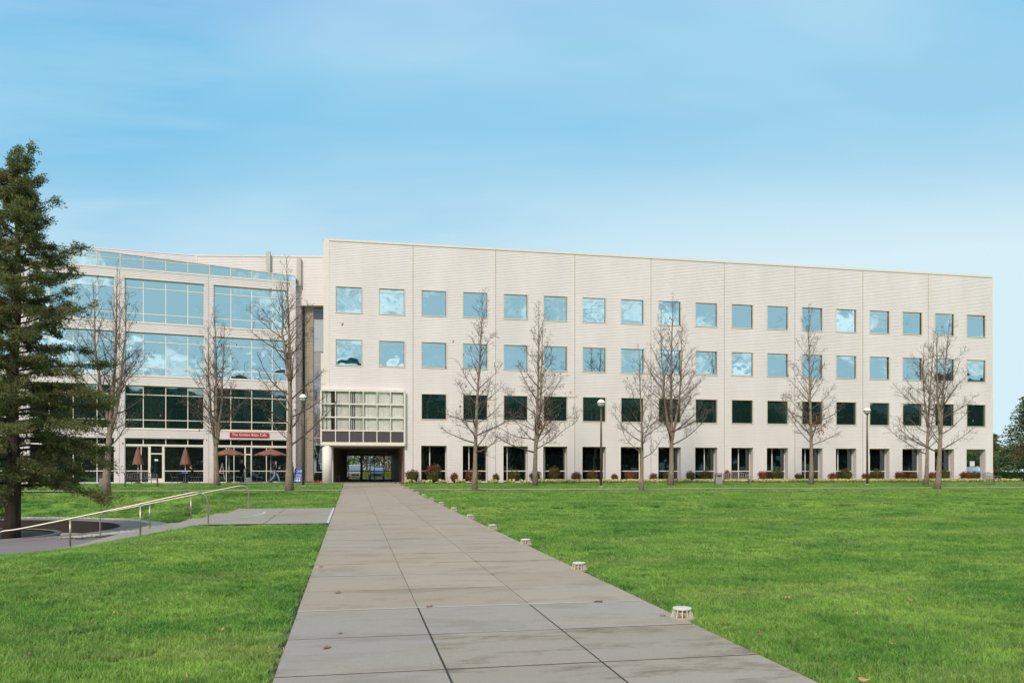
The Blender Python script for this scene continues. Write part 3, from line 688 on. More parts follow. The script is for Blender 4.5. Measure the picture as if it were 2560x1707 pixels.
def bay(a, c, z0, z1, rows, m, mull=None, name='window'):
    y0, y1 = .14, .22; hw = .03
    f = MB(); f.box(a, a+.05, y0, y1, z0, z1); f.box(c-.05, c, y0, y1, z0, z1); f.box(a+.05, c-.05, y0, y1, z1-.06, z1); f.box(a+.05, c-.05, y0-.02, y1, z0, z0+.07)
    ms = [a+.05]+sorted(x_ for x_ in (gridx if mull is None else mull) if a+.2 < x_ < c-.2)+[c-.05]
    for x_ in ms[1:-1]: f.box(x_-hw, x_+hw, y0+.01, y1, z0+.07, z1-.06)
    zr_ = [z0+.07]+rows+[z1-.06]
    for z_ in rows: f.box(a+.05, c-.05, y0+.004, y1, z_-hw, z_+hw)
    fo = f.build(name, WHITEFR, wg)
    for x0, x1 in zip(ms, ms[1:]):
        for q0, q1 in zip(zr_, zr_[1:]): pane_obj(m, x1-x0-.05, q1-q0-.05, fo, ((x0+x1)/2, .2, (q0+q1)/2), tilt=.3)
    return fo
for k, (a, c) in enumerate(wb):
    mb = MB()
    for z0, z1 in WF:   # reveals of the bays
        z0_ = max(z0, -.1)
        mb.quad((a, .0, z1), (c, .0, z1), (c, .3, z1), (a, .3, z1)); mb.quad((a, 0, z0_), (a, .3, z0_), (a, .3, z1), (a, 0, z1)); mb.quad((c, 0, z0_), (c, .3, z0_), (c, .3, z1), (c, 0, z1))
        if z0 > 0: mb.quad((a, -.02, z0), (c, -.02, z0), (c, .3, z0), (a, .3, z0)); mb.box(a-.04, c+.04, -.03, 0, z0-.08, z0)
        mb.box(a-.03, c+.03, -.02, -.002, z1+.002, z1+.05)
    mb.build('reveal', TRIM, wg)
    bay(a, c, 12.86, 16.33, [13.57, 15.62], G_UP); bay(a, c, 8.60, 12.07, [9.26, 11.33], G_UP); bay(a, c, 4.34, 7.81, [5.06, 7.08], G_LOW)
    # ground storey
    bay(a, c, 3.03, 3.60, [], G_CAFE, name='transom_window')
    if k == 1:
        bay(a, -11.48, 0, 2.97, [.96], G_CAFE, [-12.05], 'storefront_window'); bay(-10.36, c, 0, 2.97, [.96], G_CAFE, [], 'storefront_window'); dr = (-11.48, -10.36)
    elif k == 0:
        bay(a, -4.12, 0, 2.97, [.96], G_CAFE, [-5.6, -5.0], 'storefront_window'); bay(-3.62, c, 0, 2.97, [.96], G_CAFE, [-2.4], 'storefront_window'); dr = (-4.12, -3.62)
    else:
        bay(a, c, 0, 2.97, [.96], G_CAFE, None, 'storefront_window'); dr = None
    mb = MB(); mb.box(a, c, .10, .24, 2.97, 3.03); mb.build('header', WHITEFR, wg)
    if dr:
        d0, d1 = dr; d = MB(); sw_ = .14 if k == 1 else .06
        d.box(d0, d0+sw_, .12, .2, 0, 2.97); d.box(d1-sw_, d1, .12, .2, 0, 2.97); d.box(d0+sw_, d1-sw_, .12, .2, 0, .36 if k else .42); d.box(d0+sw_, d1-sw_, .12, .2, 2.3, 2.40)
        do = d.build('cafe_door', WHITEFR, wg)
        pane_obj(G_CAFE, d1-d0-2*sw_, 1.9, do, ((d0+d1)/2, .17, 1.34), tilt=.05); pane_obj(G_CAFE, d1-d0-2*sw_, .55, do, ((d0+d1)/2, .17, 2.69), tilt=.05)
        if k == 1:
            n_ = MB(); n_.box(-.13, .13, -.004, .004, -.07, .07); n_.build('paper_notice', WHITE, do, loc=(-10.93, .15, 1.84))
            h_ = MB(); h_.tube([(-11.36, .10, .9), (-11.36, .05, .95), (-11.36, .05, 1.2), (-11.36, .10, 1.25)], .012); h_.build('handle', STEEL, do)
# glass parapet
f = MB(); gp = sorted([x_ for x_ in gridx if x_ > -34 and x_ < -.5])
gp = [-34]+gp+[-.04]; segs = []
for x_ in gp: f.box(x_-.035, x_+.035, .02, .12, 17.07, ztop(x_)+.02)
f.box(-34, 0, .02, .12, 17.07, 17.13)
for a, c in zip(gp, gp[1:]):
    f.add([(a, .0, ztop(a)), (c, .0, ztop(c)), (c, .14, ztop(c)), (a, .14, ztop(a)), (a, .0, ztop(a)+.06), (c, .0, ztop(c)+.06), (c, .14, ztop(c)+.06), (a, .14, ztop(a)+.06)], [(0, 3, 2, 1), (4, 5, 6, 7), (0, 1, 5, 4), (2, 3, 7, 6), (1, 2, 6, 5), (3, 0, 4, 7)])
    if ztop(c) > 17.9: f.box(a+.035, c-.035, .03, .11, 17.80, 17.86)
fo = f.build('glass_parapet', FRAME, wg)
for a, c in zip(gp, gp[1:]):
    def pq(za, zb, zc2, zd):
        q = MB(); y_ = .08; wv = random.gauss(0, .004); q.quad((a+.035, y_, za), (c-.035, y_, zb), (c-.035, y_+wv, zc2), (a+.035, y_+wv, zd)); q.build('pane', G_UP, fo)
    if ztop(c) > 17.9: pq(17.13, 17.13, 17.80, 17.80); pq(17.86, 17.86, ztop(c), ztop(a))
    else: pq(17.13, 17.13, ztop(c), ztop(a))
# short return of the parapet at the corner
mb = MB(); mb.quad((.0, .1, 17.0), (.3, .9, 16.95), (.3, .9, 17.5), (.0, .1, 17.5)); mb.build('pane', G_UP, fo)
mb = MB(); mb.box(.28, .36, .86, .95, 16.8, 17.6); mb.build('corner_post', TRIM, wg)

# ================================================================== CAFE SIGN (mounted on the wing)
def text_mesh(body, size, name, m, parent, loc, rot=(R(90), 0, 0), extr=.004, xs=1.0, shear=0):
    cu = bpy.data.curves.new(name, 'FONT'); cu.body = body; cu.size = size; cu.align_x = 'CENTER'; cu.align_y = 'CENTER'; cu.extrude = extr; cu.shear = shear; cu.resolution_u = 3
    tmp = bpy.data.objects.new(name, cu); me = bpy.data.meshes.new_from_object(tmp); me.name = name; me.materials.clear(); me.materials.append(m)
    bpy.data.objects.remove(tmp)
    o = bpy.data.objects.new(name, me); COL.objects.link(o); o.parent = parent; o.location = loc; o.rotation_euler = rot; o.scale = (xs, 1, 1); return o
sp0 = Vector((-4.68, 70.76, 0)); wu = Vector((math.cos(WANG), math.sin(WANG), 0)); wn = Vector((math.sin(WANG), -math.cos(WANG), 0))
def wing(s, d, z=0): return sp0+wu*s+wn*d+Vector((0, 0, z))
sg = thing('cafe_sign', 'red cafe name banner with white lettering above the umbrellas', 'sign', wing(-3.78, .05, 3.98), WANG)
mb = MB(); mb.box(-1.56, 1.56, -.04, .03, -.195, .195); mb.build('sign_board', SIGNRED, sg)
text_mesh('The Golden Bean Cafe', .30, 'lettering', WHITE, sg, (0, -.046, .0), xs=1.0)

# ================================================================== TREES
def bare_tree(name, base, H, spread, label, leaders=1, lean=(0, 0), h0=2.2, seed=1, leafy=0, r0=.17, split=3.2, fork=.9):
    rnd = random.Random(seed); root = thing(name, label, 'tree', base, 0, 'bare young trees on the lawn')
    tk = MB(); cr = MB(); lf = MB()
    def path(p0, d0, length, n, up, wig):
        pts = [Vector(p0)]; d = Vector(d0).normalized()
        for i in range(n):
            d = (d+Vector((rnd.gauss(0, wig), rnd.gauss(0, wig), rnd.gauss(0, wig)+up))).normalized(); pts.append(pts[-1]+d*length/n)
        return pts
    def twigs(pts, r, lvl, dens, ln):
        L_ = sum((b_-a_).length for a_, b_ in zip(pts, pts[1:])); cnt = int(L_*dens)
        for q in range(cnt):
            t = rnd.uniform(.12, 1)**.8*(len(pts)-1); i = min(int(t), len(pts)-2); p = pts[i].lerp(pts[i+1], t-i)
            ax = (pts[i+1]-pts[i]).normalized(); sd_ = Vector((rnd.gauss(0, 1), rnd.gauss(0, 1), rnd.gauss(.25, .8))); sd_ = (sd_-ax*sd_.dot(ax)).normalized()
            d = (ax*.75+sd_).normalized(); l2 = ln*rnd.uniform(.4, 1.1)*(1-.5*t/(len(pts)-1))
            tp = path(p, d, l2, 3, .07, .16); rr = max(.0075, r*.45)
            cr.tube(tp, [rr, rr*.85, rr*.7, .0055], 3, cap=False)
            if lvl > 0: twigs(tp, rr, lvl-1, dens*1.25, ln*.42)
            if leafy and rnd.random() < .015*leafy and lvl <= 0:
                c = tp[-1]; s_ = .05; lf.quad(c, c+Vector((s_, 0, -.02)), c+Vector((s_*.6, .01, -.1)), c+Vector((-.01, 0, -.08)))
    tops = []
    for ld in range(leaders):
        if ld == 0:
            n = 14; pts = [Vector((0, 0, -.1))]
            for i in range(1, n+1):
                t = i/n; pts.append(Vector((lean[0]*t+math.sin(t*5+seed)*.07, lean[1]*t+math.cos(t*4+seed)*.07, H*t)))
            rad = [r0*(1-.94*(i/n)**.8) if i else r0*1.35 for i in range(n+1)]; rad[1] = r0*.95
            main = pts; tk.tube(pts, rad, 9)
            zz0 = h0; Ln = pts; Rr = rad
        else:
            i0 = split/H*14; i = int(i0); p0 = main[i].lerp(main[i+1], i0-i); sgn = -1 if ld == 1 else 1
            Hl = H*rnd.uniform(.86, .98)-p0.z; dx = sgn*fork
            n = 10; pts = [p0]
            for q in range(1, n+1):
                t = q/n; pts.append(p0+Vector((dx*(1-(1-t)**2.6)+rnd.gauss(0, .03), rnd.gauss(0, .04)+.2*sgn*t, Hl*t)))
            rad = [r0*.62*(1-.92*(q/n)**.8) for q in range(n+1)]; tk.tube(pts, rad, 8); Ln = pts; Rr = rad; zz0 = p0.z+1.0
        nb = int((H-zz0)*4.4/(1 if leaders == 1 else 1.45)); ang = rnd.random()*6
        for q in range(nb):
            t = (q+rnd.random()*.8)/nb; z = zz0+(H*.985-zz0)*t if ld == 0 else Ln[0].z+.8+(Ln[-1].z-Ln[0].z-1)*t
            for i in range(len(Ln)-1):
                if Ln[i].z <= z <= Ln[i+1].z: break
            u = (z-Ln[i].z)/max(.01, Ln[i+1].z-Ln[i].z); p = Ln[i].lerp(Ln[i+1], u); r_ = Rr[i]*(1-u)+Rr[i+1]*u
            ang += 2.4+rnd.gauss(0, .4); tilt = R(70-45*t+rnd.gauss(0, 7)); d = Vector((math.cos(ang)*math.sin(tilt), math.sin(ang)*math.sin(tilt), math.cos(tilt)))
            ln = (spread*(1-t)**.85*1.12+.45)*rnd.uniform(.65, 1.15); br = min(r_*.42, .010+.0135*ln)
            bp = path(p, d, ln, 7, .075, .07); cr.tube(bp, [br*(1-.8*k/7) for k in range(8)], 4, cap=False)
            twigs(bp, br*.5, 1, 5.6, .45+.22*ln)
    tk.build('trunk', BARK, root, True); cr.build('crown', TWIG, root)
    if leafy:
        for _ in range(18*leafy if leafy > 1 else 14):
            q = rnd.random(); c = Vector((rnd.gauss(.5, .35), rnd.gauss(0, .3), H*.33+rnd.gauss(0, .45))) if leafy > 2 else Vector((rnd.gauss(0, spread*.3), rnd.gauss(0, .4), rnd.uniform(h0, H*.8)))
            s_ = rnd.uniform(.05, .11); lf.quad(c, c+Vector((s_, 0, -.02)), c+Vector((s_*.6, .01, -s_*1.6)), c+Vector((-.01, 0, -s_*1.5)))
        lf.build('dead_leaves', DEAD, root)
    return root
def gb(px, py_guess=None, XY=None): return (XY[0], XY[1], plane(XY[1])-.05)
bare_tree('bare_tree', gb(0, 0, (-12.77, 45.96)), 12.1, 2.4, 'bare forked tree beside the left bench and litter bin', 3, (.55, 0), 2.3, 11, 1, .20, 3.4, .75)
bare_tree('bare_tree', gb(0, 0, (-9.11, 58.37)), 12.6, 2.3, 'bare tree in front of the pier left of the red cafe banner', 3, (-.25, 0), 3.0, 23, 2, .19, 2.6, .5)
bare_tree('bare_tree', gb(0, 0, (-3.52, 47.93)), 13.5, 2.9, 'tallest bare tree, standing at the right end of the cafe by the walking people', 2, (-.1, 0), 2.6, 37, 1, .22, 6.4, .45)
bare_tree('bare_tree', gb(0, 0, (7.44, 48.74)), 12.5, 2.5, 'bare single-stemmed tree nearest the right of the walkway', 1, (.45, 0), 2.3, 41, 1, .16)
bare_tree('bare_tree', gb(0, 0, (13.19, 57.0)), 13.6, 2.9, 'bare tree holding a clump of brown leaves left of the tall lamp', 2, (.25, 0), 2.2, 55, 6, .19, 2.2, -.9+.45)
bare_tree('bare_tree', gb(0, 0, (17.26, 46.07)), 8.5, 2.2, 'shorter bare tree just right of the tall round lamp', 1, (-.1, 0), 1.9, 63, 0, .13)
bare_tree('bare_tree', gb(0, 0, (23.65, 56.98)), 14.4, 3.0, 'bushy many-stemmed bare tree left of the litter bin and bench', 3, (.2, 0), 2.9, 71, 1, .21, 3.2, .9)
bare_tree('bare_tree', gb(0, 0, (35.66, 57.47)), 14.3, 2.9, 'slender pointed bare tree with one brown leaf clump, right of the middle bench', 1, (-.15, 0), 3.0, 83, 5, .18)
bare_tree('bare_tree', gb(0, 0, (44.78, 55.94)), 12.2, 2.6, 'bare tree standing behind the leaning tree at the far right', 2, (.75, 0), 2.4, 91, 0, .17, 4.6, .6)
bare_tree('bare_tree', gb(0, 0, (37.58, 45.91)), 11.2, 2.7, 'leaning bare tree at the far right with a slanted trunk', 2, (.95, 0), 2.2, 97, 1, .19, 3.6, .4)

def leaf_cloud(mb, c, rad, n, size, rnd, flat=1.0, mi=0, shell=.0, out=.5, asp=.5):
    for _ in range(n):
        v = Vector((rnd.gauss(0, 1), rnd.gauss(0, 1), rnd.gauss(0, 1))).normalized(); r = rnd.random()**.4 if not shell else rnd.uniform(shell, 1)
        p = Vector(c)+Vector((v.x*rad[0], v.y*rad[1], v.z*rad[2]))*r
        a = Vector((rnd.gauss(0, 1), rnd.gauss(0, 1), rnd.gauss(0, flat))).normalized(); b_ = a.cross(v+Vector((rnd.gauss(0, out), rnd.gauss(0, out), rnd.gauss(0, out))))
        if b_.length < 1e-3: continue
        b_.normalize(); s1 = size*rnd.uniform(.6, 1.3); s2_ = s1*asp
        mb.add([p-a*s1, p+b_*s2_, p+a*s1, p-b_*s2_], [(0, 1, 2, 3)], mi)
# large conifer, left
def big_conifer(base, H):
    rnd = random.Random(5); root = thing('conifer_tree', 'tall dark conifer with a layered shaggy crown at the left edge', 'tree', base)
    tk = MB(); pts = [(.28*(i/12)+.05*math.sin(i), 0, H*i/12) for i in range(13)]; tk.tube(pts, [.33 if i == 0 else .27*(1-.93*i/12)+.01 for i in range(13)], 12); tk.build('trunk', BARKD, root, True)
    br = MB(); lf = MB()
    def Rp(h):      # crown radius by height fraction
        t = h/H
        for (a, ra), (b_, rb) in zip(PR, PR[1:]):
            if a <= t <= b_: return ra+(rb-ra)*(t-a)/(b_-a)
        return .2
    PR = [(0, 2.6), (.14, 3.0), (.24, 3.35), (.42, 2.9), (.55, 2.35), (.66, 2.1), (.78, 1.55), (.9, .82), (1.0, .16)]
    nb = 150; ang = 0
    for q in range(nb):
        t = q/nb; h = 2.1+(H-2.4)*t; ang += 2.39996+rnd.gauss(0, .25); r = Rp(h)*rnd.uniform(.5, 1.15)
        x0 = .28*h/H; rise = .1+.55*t
        n = 6; P_ = []; dh = rnd.gauss(0, .38)
        for k in range(n+1):
            u = k/n; P_.append(Vector((x0+math.cos(ang)*r*u, math.sin(ang)*r*u, h+r*(rise*u-.35*(1-t)*u*u*1.1)+.12*r*max(0, u-.7)+dh*u*u)))
        br.tube(P_, [.045*(1-t*.6)*(1-.85*k/n)+.006 for k in range(n+1)], 4, cap=False)
        # branchlets with foliage sprays
        for k in range(int((8+r*8)*(1-.35*t))):
            u = rnd.uniform(.22, 1.0); i = min(int(u*n), n-1); p = P_[i].lerp(P_[i+1], u*n-i)
            a2 = ang+rnd.choice((-1, 1))*rnd.uniform(.4, 1.4); l2 = (.22+.45*(1-abs(u-.6)))*(.5+.25*r)*rnd.uniform(.5, 1)
            d = Vector((math.cos(a2), math.sin(a2), rnd.uniform(-.25, .35)))
            e = p+d*l2; br.tube([p, e], [.01, .004], 3, cap=False)
            for s_ in range(3):
                c = p.lerp(e, (s_+.6)/3)
                leaf_cloud(lf, c, (.17, .17, .19), 17, .066, rnd, .9, asp=.26)
        leaf_cloud(lf, P_[-1], (.22, .22, .18), 34, .07, rnd, .7, asp=.26)
    leaf_cloud(lf, (.28, 0, H-.1), (.16, .16, .45), 90, .06, rnd, asp=.3)
    br.build('branches', BARKD, root); lf.build('foliage', CONIF, root)
cb = atz(27, 29.0); cb.z = -1.96
big_conifer(cb, 14.4)

def bg_tree(name, label, H, Rad, m, kind='conifer', seed=0, loc=(0, 0, 0), dens=1.0, trunk_m=None, group=None, cat='tree', size=None):
    rnd = random.Random(seed); root = thing(name, label, cat, loc, 0, group); tk = MB(); lf = MB()
    tk.tube([(0, 0, -.2), (.05, 0, H*.4), (0, .05, H*.93)], [H*.022, H*.016, .03], 7); tk.build('trunk', trunk_m or BARKD, root, True)
    if kind == 'conifer':
        nb = int(60*dens); 
        for q in range(nb):
            t = q/nb; h = H*(.08+.9*t); a = q*2.4+rnd.gauss(0, .3); r = (Rad*(1-t)**.8+.25)*rnd.uniform(.6, 1.1)
            for k in range(6):
                u = (k+1)/6; c = (math.cos(a)*r*u, math.sin(a)*r*u, h-.12*r*u+rnd.gauss(0, .05)); leaf_cloud(lf, c, (Rad*.14, Rad*.14, Rad*.05), int(12*dens), size or H*.017, rnd, .25)
        leaf_cloud(lf, (0, 0, H*.97), (.2, .2, H*.04), 30, H*.012, rnd)
    else:
        for q in range(int(46*dens)):
            v = Vector((rnd.gauss(0, 1), rnd.gauss(0, 1), rnd.gauss(.1, 1))).normalized()*rnd.uniform(.35, 1)
            c = (v.x*Rad*.8, v.y*Rad*.8, H*.58+v.z*H*.36); leaf_cloud(lf, c, (Rad*.26, Rad*.26, H*.10), int(60*dens), size or H*.022, rnd)
            tk2 = None
    lf.build('crown', m, root); return root
# right edge beyond the building
bg_tree('cedar_tree', 'spreading blue-green cedar with tiered branches at the right edge', 12.3, 5.6, CONIF2, 'conifer', 3, (97.3, 100, 0), 1.7, size=.18)
bg_tree('round_tree', 'brown twiggy tree in front of the cedar at the right edge', 6.6, 2.9, BG_BR, 'round', 4, (88.9, 92, 0), .8, size=.10)
bg_tree('conifer_tree', 'small dark pointed conifer just beyond the right end of the office block', 7.2, 2.2, CONIF, 'conifer', 6, (101, 110.5, 0), 1.2, size=.13)
t0 = bg_tree('round_tree', 'broad green tree low behind the hedge at the right end', 5.6, 4.6, CONIF2, 'round', 8, (107, 115, 0), 1.3, size=.17)
for i, (x_, y_, s_, lb) in enumerate(((115, 119, 1.0, 'green tree behind the right-hand hedge near the frame edge'), (91, 103.5, 1.0, 'green tree seen through the open corner bay of the office block'), (107, 123, 1.25, 'larger green tree far behind the open corner bay'), (120, 130, 1.2, 'distant green tree to the right beyond the cedar'), (97, 113, 1.05, 'green tree furthest left in the view through the corner bay'))):
    dup(t0, (x_, y_, 0), i*1.3, lb, s_)
hg = thing('hedge', 'clipped dark green hedge at the right end of the office block', 'hedge', (72, 69, 0))
mb = MB(); rnd = random.Random(9)
for i in range(9000):
    x_ = rnd.uniform(-10.5, 14); y_ = rnd.uniform(-.6, .6); z_ = rnd.uniform(0, .85)
    if rnd.random() < .5: z_ = .82+rnd.gauss(0, .04)
    else: y_ = -.6+rnd.gauss(0, .04)
    leaf_cloud(mb, (x_, y_, z_), (.03, .03, .03), 1, .07, rnd)
mb.box(-10.5, 14, -.55, .55, 0, .78); mb.build('foliage', HEDGE, hg)
# beyond the passage
bg_tree('yellow_tree', 'yellow-green tree seen through the left passage doors', 6.5, 3.4, BG_YE, 'round', 14, (-1.6, 126, -1.3), .8, size=.16)
bg_tree('round_tree', 'brown hazy tree seen through the middle of the passage doors', 8.5, 5.0, BG_BR, 'round', 15, (2.4, 131, -2.6), .9, size=.16)
bare_tree('bare_tree', (5.3, 124, 0), 9, 3.2, 'spreading bare tree seen through the right passage doors', 3, (.3, 0), 1.6, 101, 0, .24, 1.6, 1.6)
t1 = bg_tree('round_tree', 'olive tree closing the view behind the passage', 8.0, 5.5, BG_BR, 'round', 16, (9, 136, -2.4), 1.0, size=.18)
for i, (x_, y_) in enumerate(((-6, 137), (15, 140), (-12, 134))): dup(t1, (x_, y_, -2.4), i, ['olive tree left of the yellow-green tree beyond the passage', 'rightmost olive tree beyond the passage', 'far left olive tree beyond the passage'][i], 1.1)
tk_ = thing('thicket', 'brown twiggy thicket closing the view behind the car park', 'shrubs', (2, 128, 0)); mb = MB()
for i in range(9000): leaf_cloud(mb, (rnd.uniform(-14, 16), rnd.uniform(-1, 1), rnd.uniform(0, 4.4)+rnd.gauss(0, .2)), (.1, .1, .1), 1, .13, rnd)
mb.build('foliage', BG_BR, tk_)
hb = thing('hedge', 'yellow-green hedge along the far side of the car park', 'hedge', (2, 123.5, 0)); mb = MB()
for i in range(2500): leaf_cloud(mb, (rnd.uniform(-12, 12), rnd.uniform(-.5, .5), rnd.uniform(0, 1.3)), (.1, .1, .1), 1, .16, rnd)
mb.box(-12, 12, -.3, .3, 0, 1.1); mb.build('foliage', BG_YE, hb)

# the far side of the lawn behind the camera (seen mirrored in the windows)
b0 = bg_tree('tall_tree', 'dense evergreen tree of the belt mirrored in the office windows', 23.5, 7.5, BG_GR, 'round', 21, (-38, -52, -1.6), 1.5, group='evergreen belt mirrored in the windows', size=.55)
rnd = random.Random(33); xx = -31
while xx < 200:
    dup(b0, (xx, -52+rnd.uniform(-5, 5), -1.6), rnd.random()*6, None, (1, 1, rnd.uniform(.8, 1.04))); xx += rnd.uniform(6.5, 9)
ofb = thing('distant_building', 'grey-green office building mirrored low in the cafe wing windows', 'building', (-5, -64, -1.6))
mb = MB(); mb.box(-45, 235, -12, 0, 0, 23.6); mb.build('wall', mat('green_wall', (.15, .23, .21), .7), ofb)
mb = MB()
for k in range(69): [mb.box(-44+k*4, -41.4+k*4, .01, .05, 2+q*4.5, 4.8+q*4.5) for q in range(4)]
tag(mb.build('window_glass', G_LOW, ofb), kind='stuff')

# ================================================================== SHRUBS
def shrub_mesh(m, seed, core):
    rnd = random.Random(seed); mb = MB()
    for _ in range(26):
        v = Vector((rnd.gauss(0, 1), rnd.gauss(0, 1), rnd.gauss(.2, .9))).normalized()*rnd.uniform(.55, .86)
        leaf_cloud(mb, (v.x, v.y, .95+v.z*.92), (.30, .30, .26), 46, .075, rnd, mi=0)
    leaf_cloud(mb, (0, 0, .95), (.95, .95, .95), 420, .08, rnd, mi=1, shell=.75)
    prof = [(.05, .1), (.55, .3), (.66, .8), (.6, 1.2), (.35, 1.5), (.05, 1.6)]; mb.lathe(prof, 10, mi=1)
    return mb.mesh('foliage', [m, core])
SH = {'g': [shrub_mesh(BUSH_G, 1, BUSH_G), shrub_mesh(BUSH_G, 2, BUSH_B)], 'r': [shrub_mesh(BUSH_R, 3, BUSH_B), shrub_mesh(BUSH_R, 4, BUSH_G)], 'b': [shrub_mesh(BUSH_B, 5, BUSH_G), shrub_mesh(BUSH_B, 6, BUSH_R)]}
stem_me = MB().tube([(0, 0, -.05), (0, 0, .35)], .06, 6).mesh('stem', BARKD)
cols = {'g': 'green', 'r': 'red-tinged', 'b': 'brownish'}
shrubs = [(1032, 17, 14, 'b', 'brownish round shrub at the passage corner, first of the row'), (1085, 25, 20, 'r', 'widest red-topped shrub before the first ground window'), (1136, 10.6, 11, 'r', 'small deep red shrub between the first two ground windows'),
 (1182, 19, 14, 'b', 'reddish-brown shrub behind the nearest bare tree on the right'), (1240, 10, 10, 'b', 'small brown-green shrub between the second and third ground windows'), (1285, 15, 13, 'g', 'green shrub before the third ground window'),
 (1338, 15, 13, 'g', 'green shrub hidden behind the trunk of the tree with the leaf clump'), (1386, 17, 17, 'g', 'tall green shrub before the fourth ground window'), (1441, 14, 11.5, 'r', 'red-brown shrub left of the fifth ground window'),
 (1481, 14, 13, 'r', 'bright red shrub just left of the tall lamp pole'), (1536, 10, 9.5, 'r', 'small red shrub right of the tall lamp pole'), (1577, 15, 12, 'b', 'brownish shrub before the sixth ground window'),
 (1634, 12, 10, 'r', 'red and green shrub right of the short bare tree'), (1670, 15, 12, 'g', 'green shrub behind the many-stemmed tree'), (1726, 11.5, 12, 'b', 'brown shrub left of the eighth ground window'),
 (1765, 15, 13, 'g', 'green shrub before the eighth ground window'), (1818, 10, 13, 'r', 'reddish shrub behind the left end of the middle bench'), (1908, 13, 12, 'b', 'brown shrub right of the middle bench'),
 (1941, 19, 14, 'g', 'wide green shrub before the tenth ground window'), (1998, 11, 9.5, 'g', 'small dark shrub left of the slender pointed tree'), (2027, 14, 12, 'b', 'shrub behind the trunk of the slender pointed tree'),
 (2084, 15, 10, 'b', 'low brown shrub left of the second tall shrub pair'), (2112, 18, 14, 'g', 'large dark shrub before the twelfth ground window'), (2166, 12, 9.5, 'b', 'low reddish shrub behind the far lamp pole'),
 (2192, 17, 13, 'g', 'dark shrub just right of the far lamp pole'), (2251, 14, 11, 'b', 'brown shrub left of the fourteenth ground window'), (2281, 14, 10, 'r', 'reddish shrub before the fourteenth ground window'),
 (2330, 12, 10.5, 'b', 'shrub between the two trunks at the far right'), (2363, 12, 13, 'b', 'shrub right of the leaning trunk'), (2416, 17, 11, 'b', 'brown shrub left of the far right bench'), (2438, 13, 11, 'b', 'brown shrub behind the far right bench')]
for i, (px, wr, hr, k, lb) in enumerate(shrubs):
    p = atz(px, 65.0*.9805+ray(px)*65.0*.1966); p.z = -.02; zc_ = p.x*SN+p.y*CS; rr = wr*zc_/2000; hh = hr*zc_/2000
    t_s = thing('shrub', lb, 'shrub', p, 0, 'shrubs along the office wall'); o = inst(SH[k][i % 2], 'foliage', t_s, (0, 0, 0), (0, 0, i*1.1), (rr*1.16, min(rr, .7), hh*1.34)); inst(stem_me, 'stem', t_s)
# pale ground cover along the bed
mb = MB(); rnd = random.Random(44)
xx = 4.2
while xx < 61:
    cnt = 5 if xx > 14.5 else 2.6
    for q in range(int(cnt*6)):
        cx = xx+rnd.uniform(0, .8); cy = 63.95+rnd.uniform(0, .75); hh = rnd.uniform(.18, .36)
        for l in range(9):
            a = rnd.random()*6.28; ln = rnd.uniform(.10, .26); wd = .028; d = Vector((math.cos(a), math.sin(a), 0)); s_ = Vector((-d.y, d.x, 0))*wd; b_ = Vector((cx, cy, plane(cy)-.03))
            m1 = b_+d*ln*.5+Vector((0, 0, hh)); e = b_+d*ln+Vector((0, 0, hh*.55)); mb.add([b_-s_, b_+s_, m1+s_, e, m1-s_], [(0, 1, 2, 4), (4, 2, 3)])
    xx += .8 if xx > 14.5 else 1.35
tag(mb.build('ground_cover', COVER), 'pale yellow-green leafy ground cover along the foot of the office wall', 'ground cover', kind='stuff')

# ================================================================== LAMPS, BOLLARD LIGHTS, RAILS
def lamp(loc, Hc, label):
    t = thing('street_lamp', label, 'lamp', loc, 0, 'globe lamps on the lawns')
    MB().tube([(0, 0, -.1), (0, 0, Hc*.62), (0, 0, Hc-.28)], [.085, .07, .055], 12).build('pole', POLE, t, True)
    MB().lathe([(.16, -.02), (.16, .05), (.09, .09)], 14).build('base', ANT, t, True)
    MB().lathe([(.001, Hc+.27)]+[(.27*math.sin(R(a)), Hc+.27*math.cos(R(a))) for a in range(10, 91, 10)], 22).build('globe_top', GLOBE, t, True)
    MB().lathe([(.265*math.sin(R(a)), Hc-.012+.26*math.cos(R(a))) for a in range(90, 171, 10)], 22).build('globe_bowl', GLOBEL, t, True)
    c = MB(); c.lathe([(.262, Hc-.02), (.288, Hc-.02), (.288, Hc+.012), (.262, Hc+.012)], 24)
    for k in range(6):
        a = R(60*k+15); c.tube([(.275*math.sin(R(b_))*math.cos(a), .275*math.sin(R(b_))*math.sin(a), Hc-.012+.272*math.cos(R(b_))) for b_ in (90, 115, 140, 165)], .009, 4)
    c.lathe([(.055, Hc-.36), (.09, Hc-.27), (.05, Hc-.24)], 12); c.build('cage', POLE, t); return t
lamp((17.09, 53.57, plane(53.6)-.04), 5.86, 'tall globe lamp right of the walkway, in front of the fifth ground window')
lamp((40.32, 56.99, plane(57)-.04), 5.9, 'tall globe lamp farthest right, before the office block')
lamp((-3.26, 56.77, plane(56.8)-.04), 6.1, 'tall globe lamp beside the blue cafe board')
bl0 = thing('path_light', 'nearest low white path light at the right edge of the walkway', 'path light', (3.41, 7.90, plane(8)), 0, 'low path lights along the walkway')
MB().lathe([(.135, -.03), (.135, .006), (.115, .012)], 24).build('base_ring', BRASS, bl0)
MB().lathe([(.062, .008), (.062, .108)], 18).build('lens', BOLLG, bl0, True)
MB().lathe([(.088, .108), (.098, .112), (.1, .128), (.094, .136), (.001, .14)], 28).build('cap', mat('bollard_cap', (.62, .60, .58), .5, var=.2, scale=30), bl0)
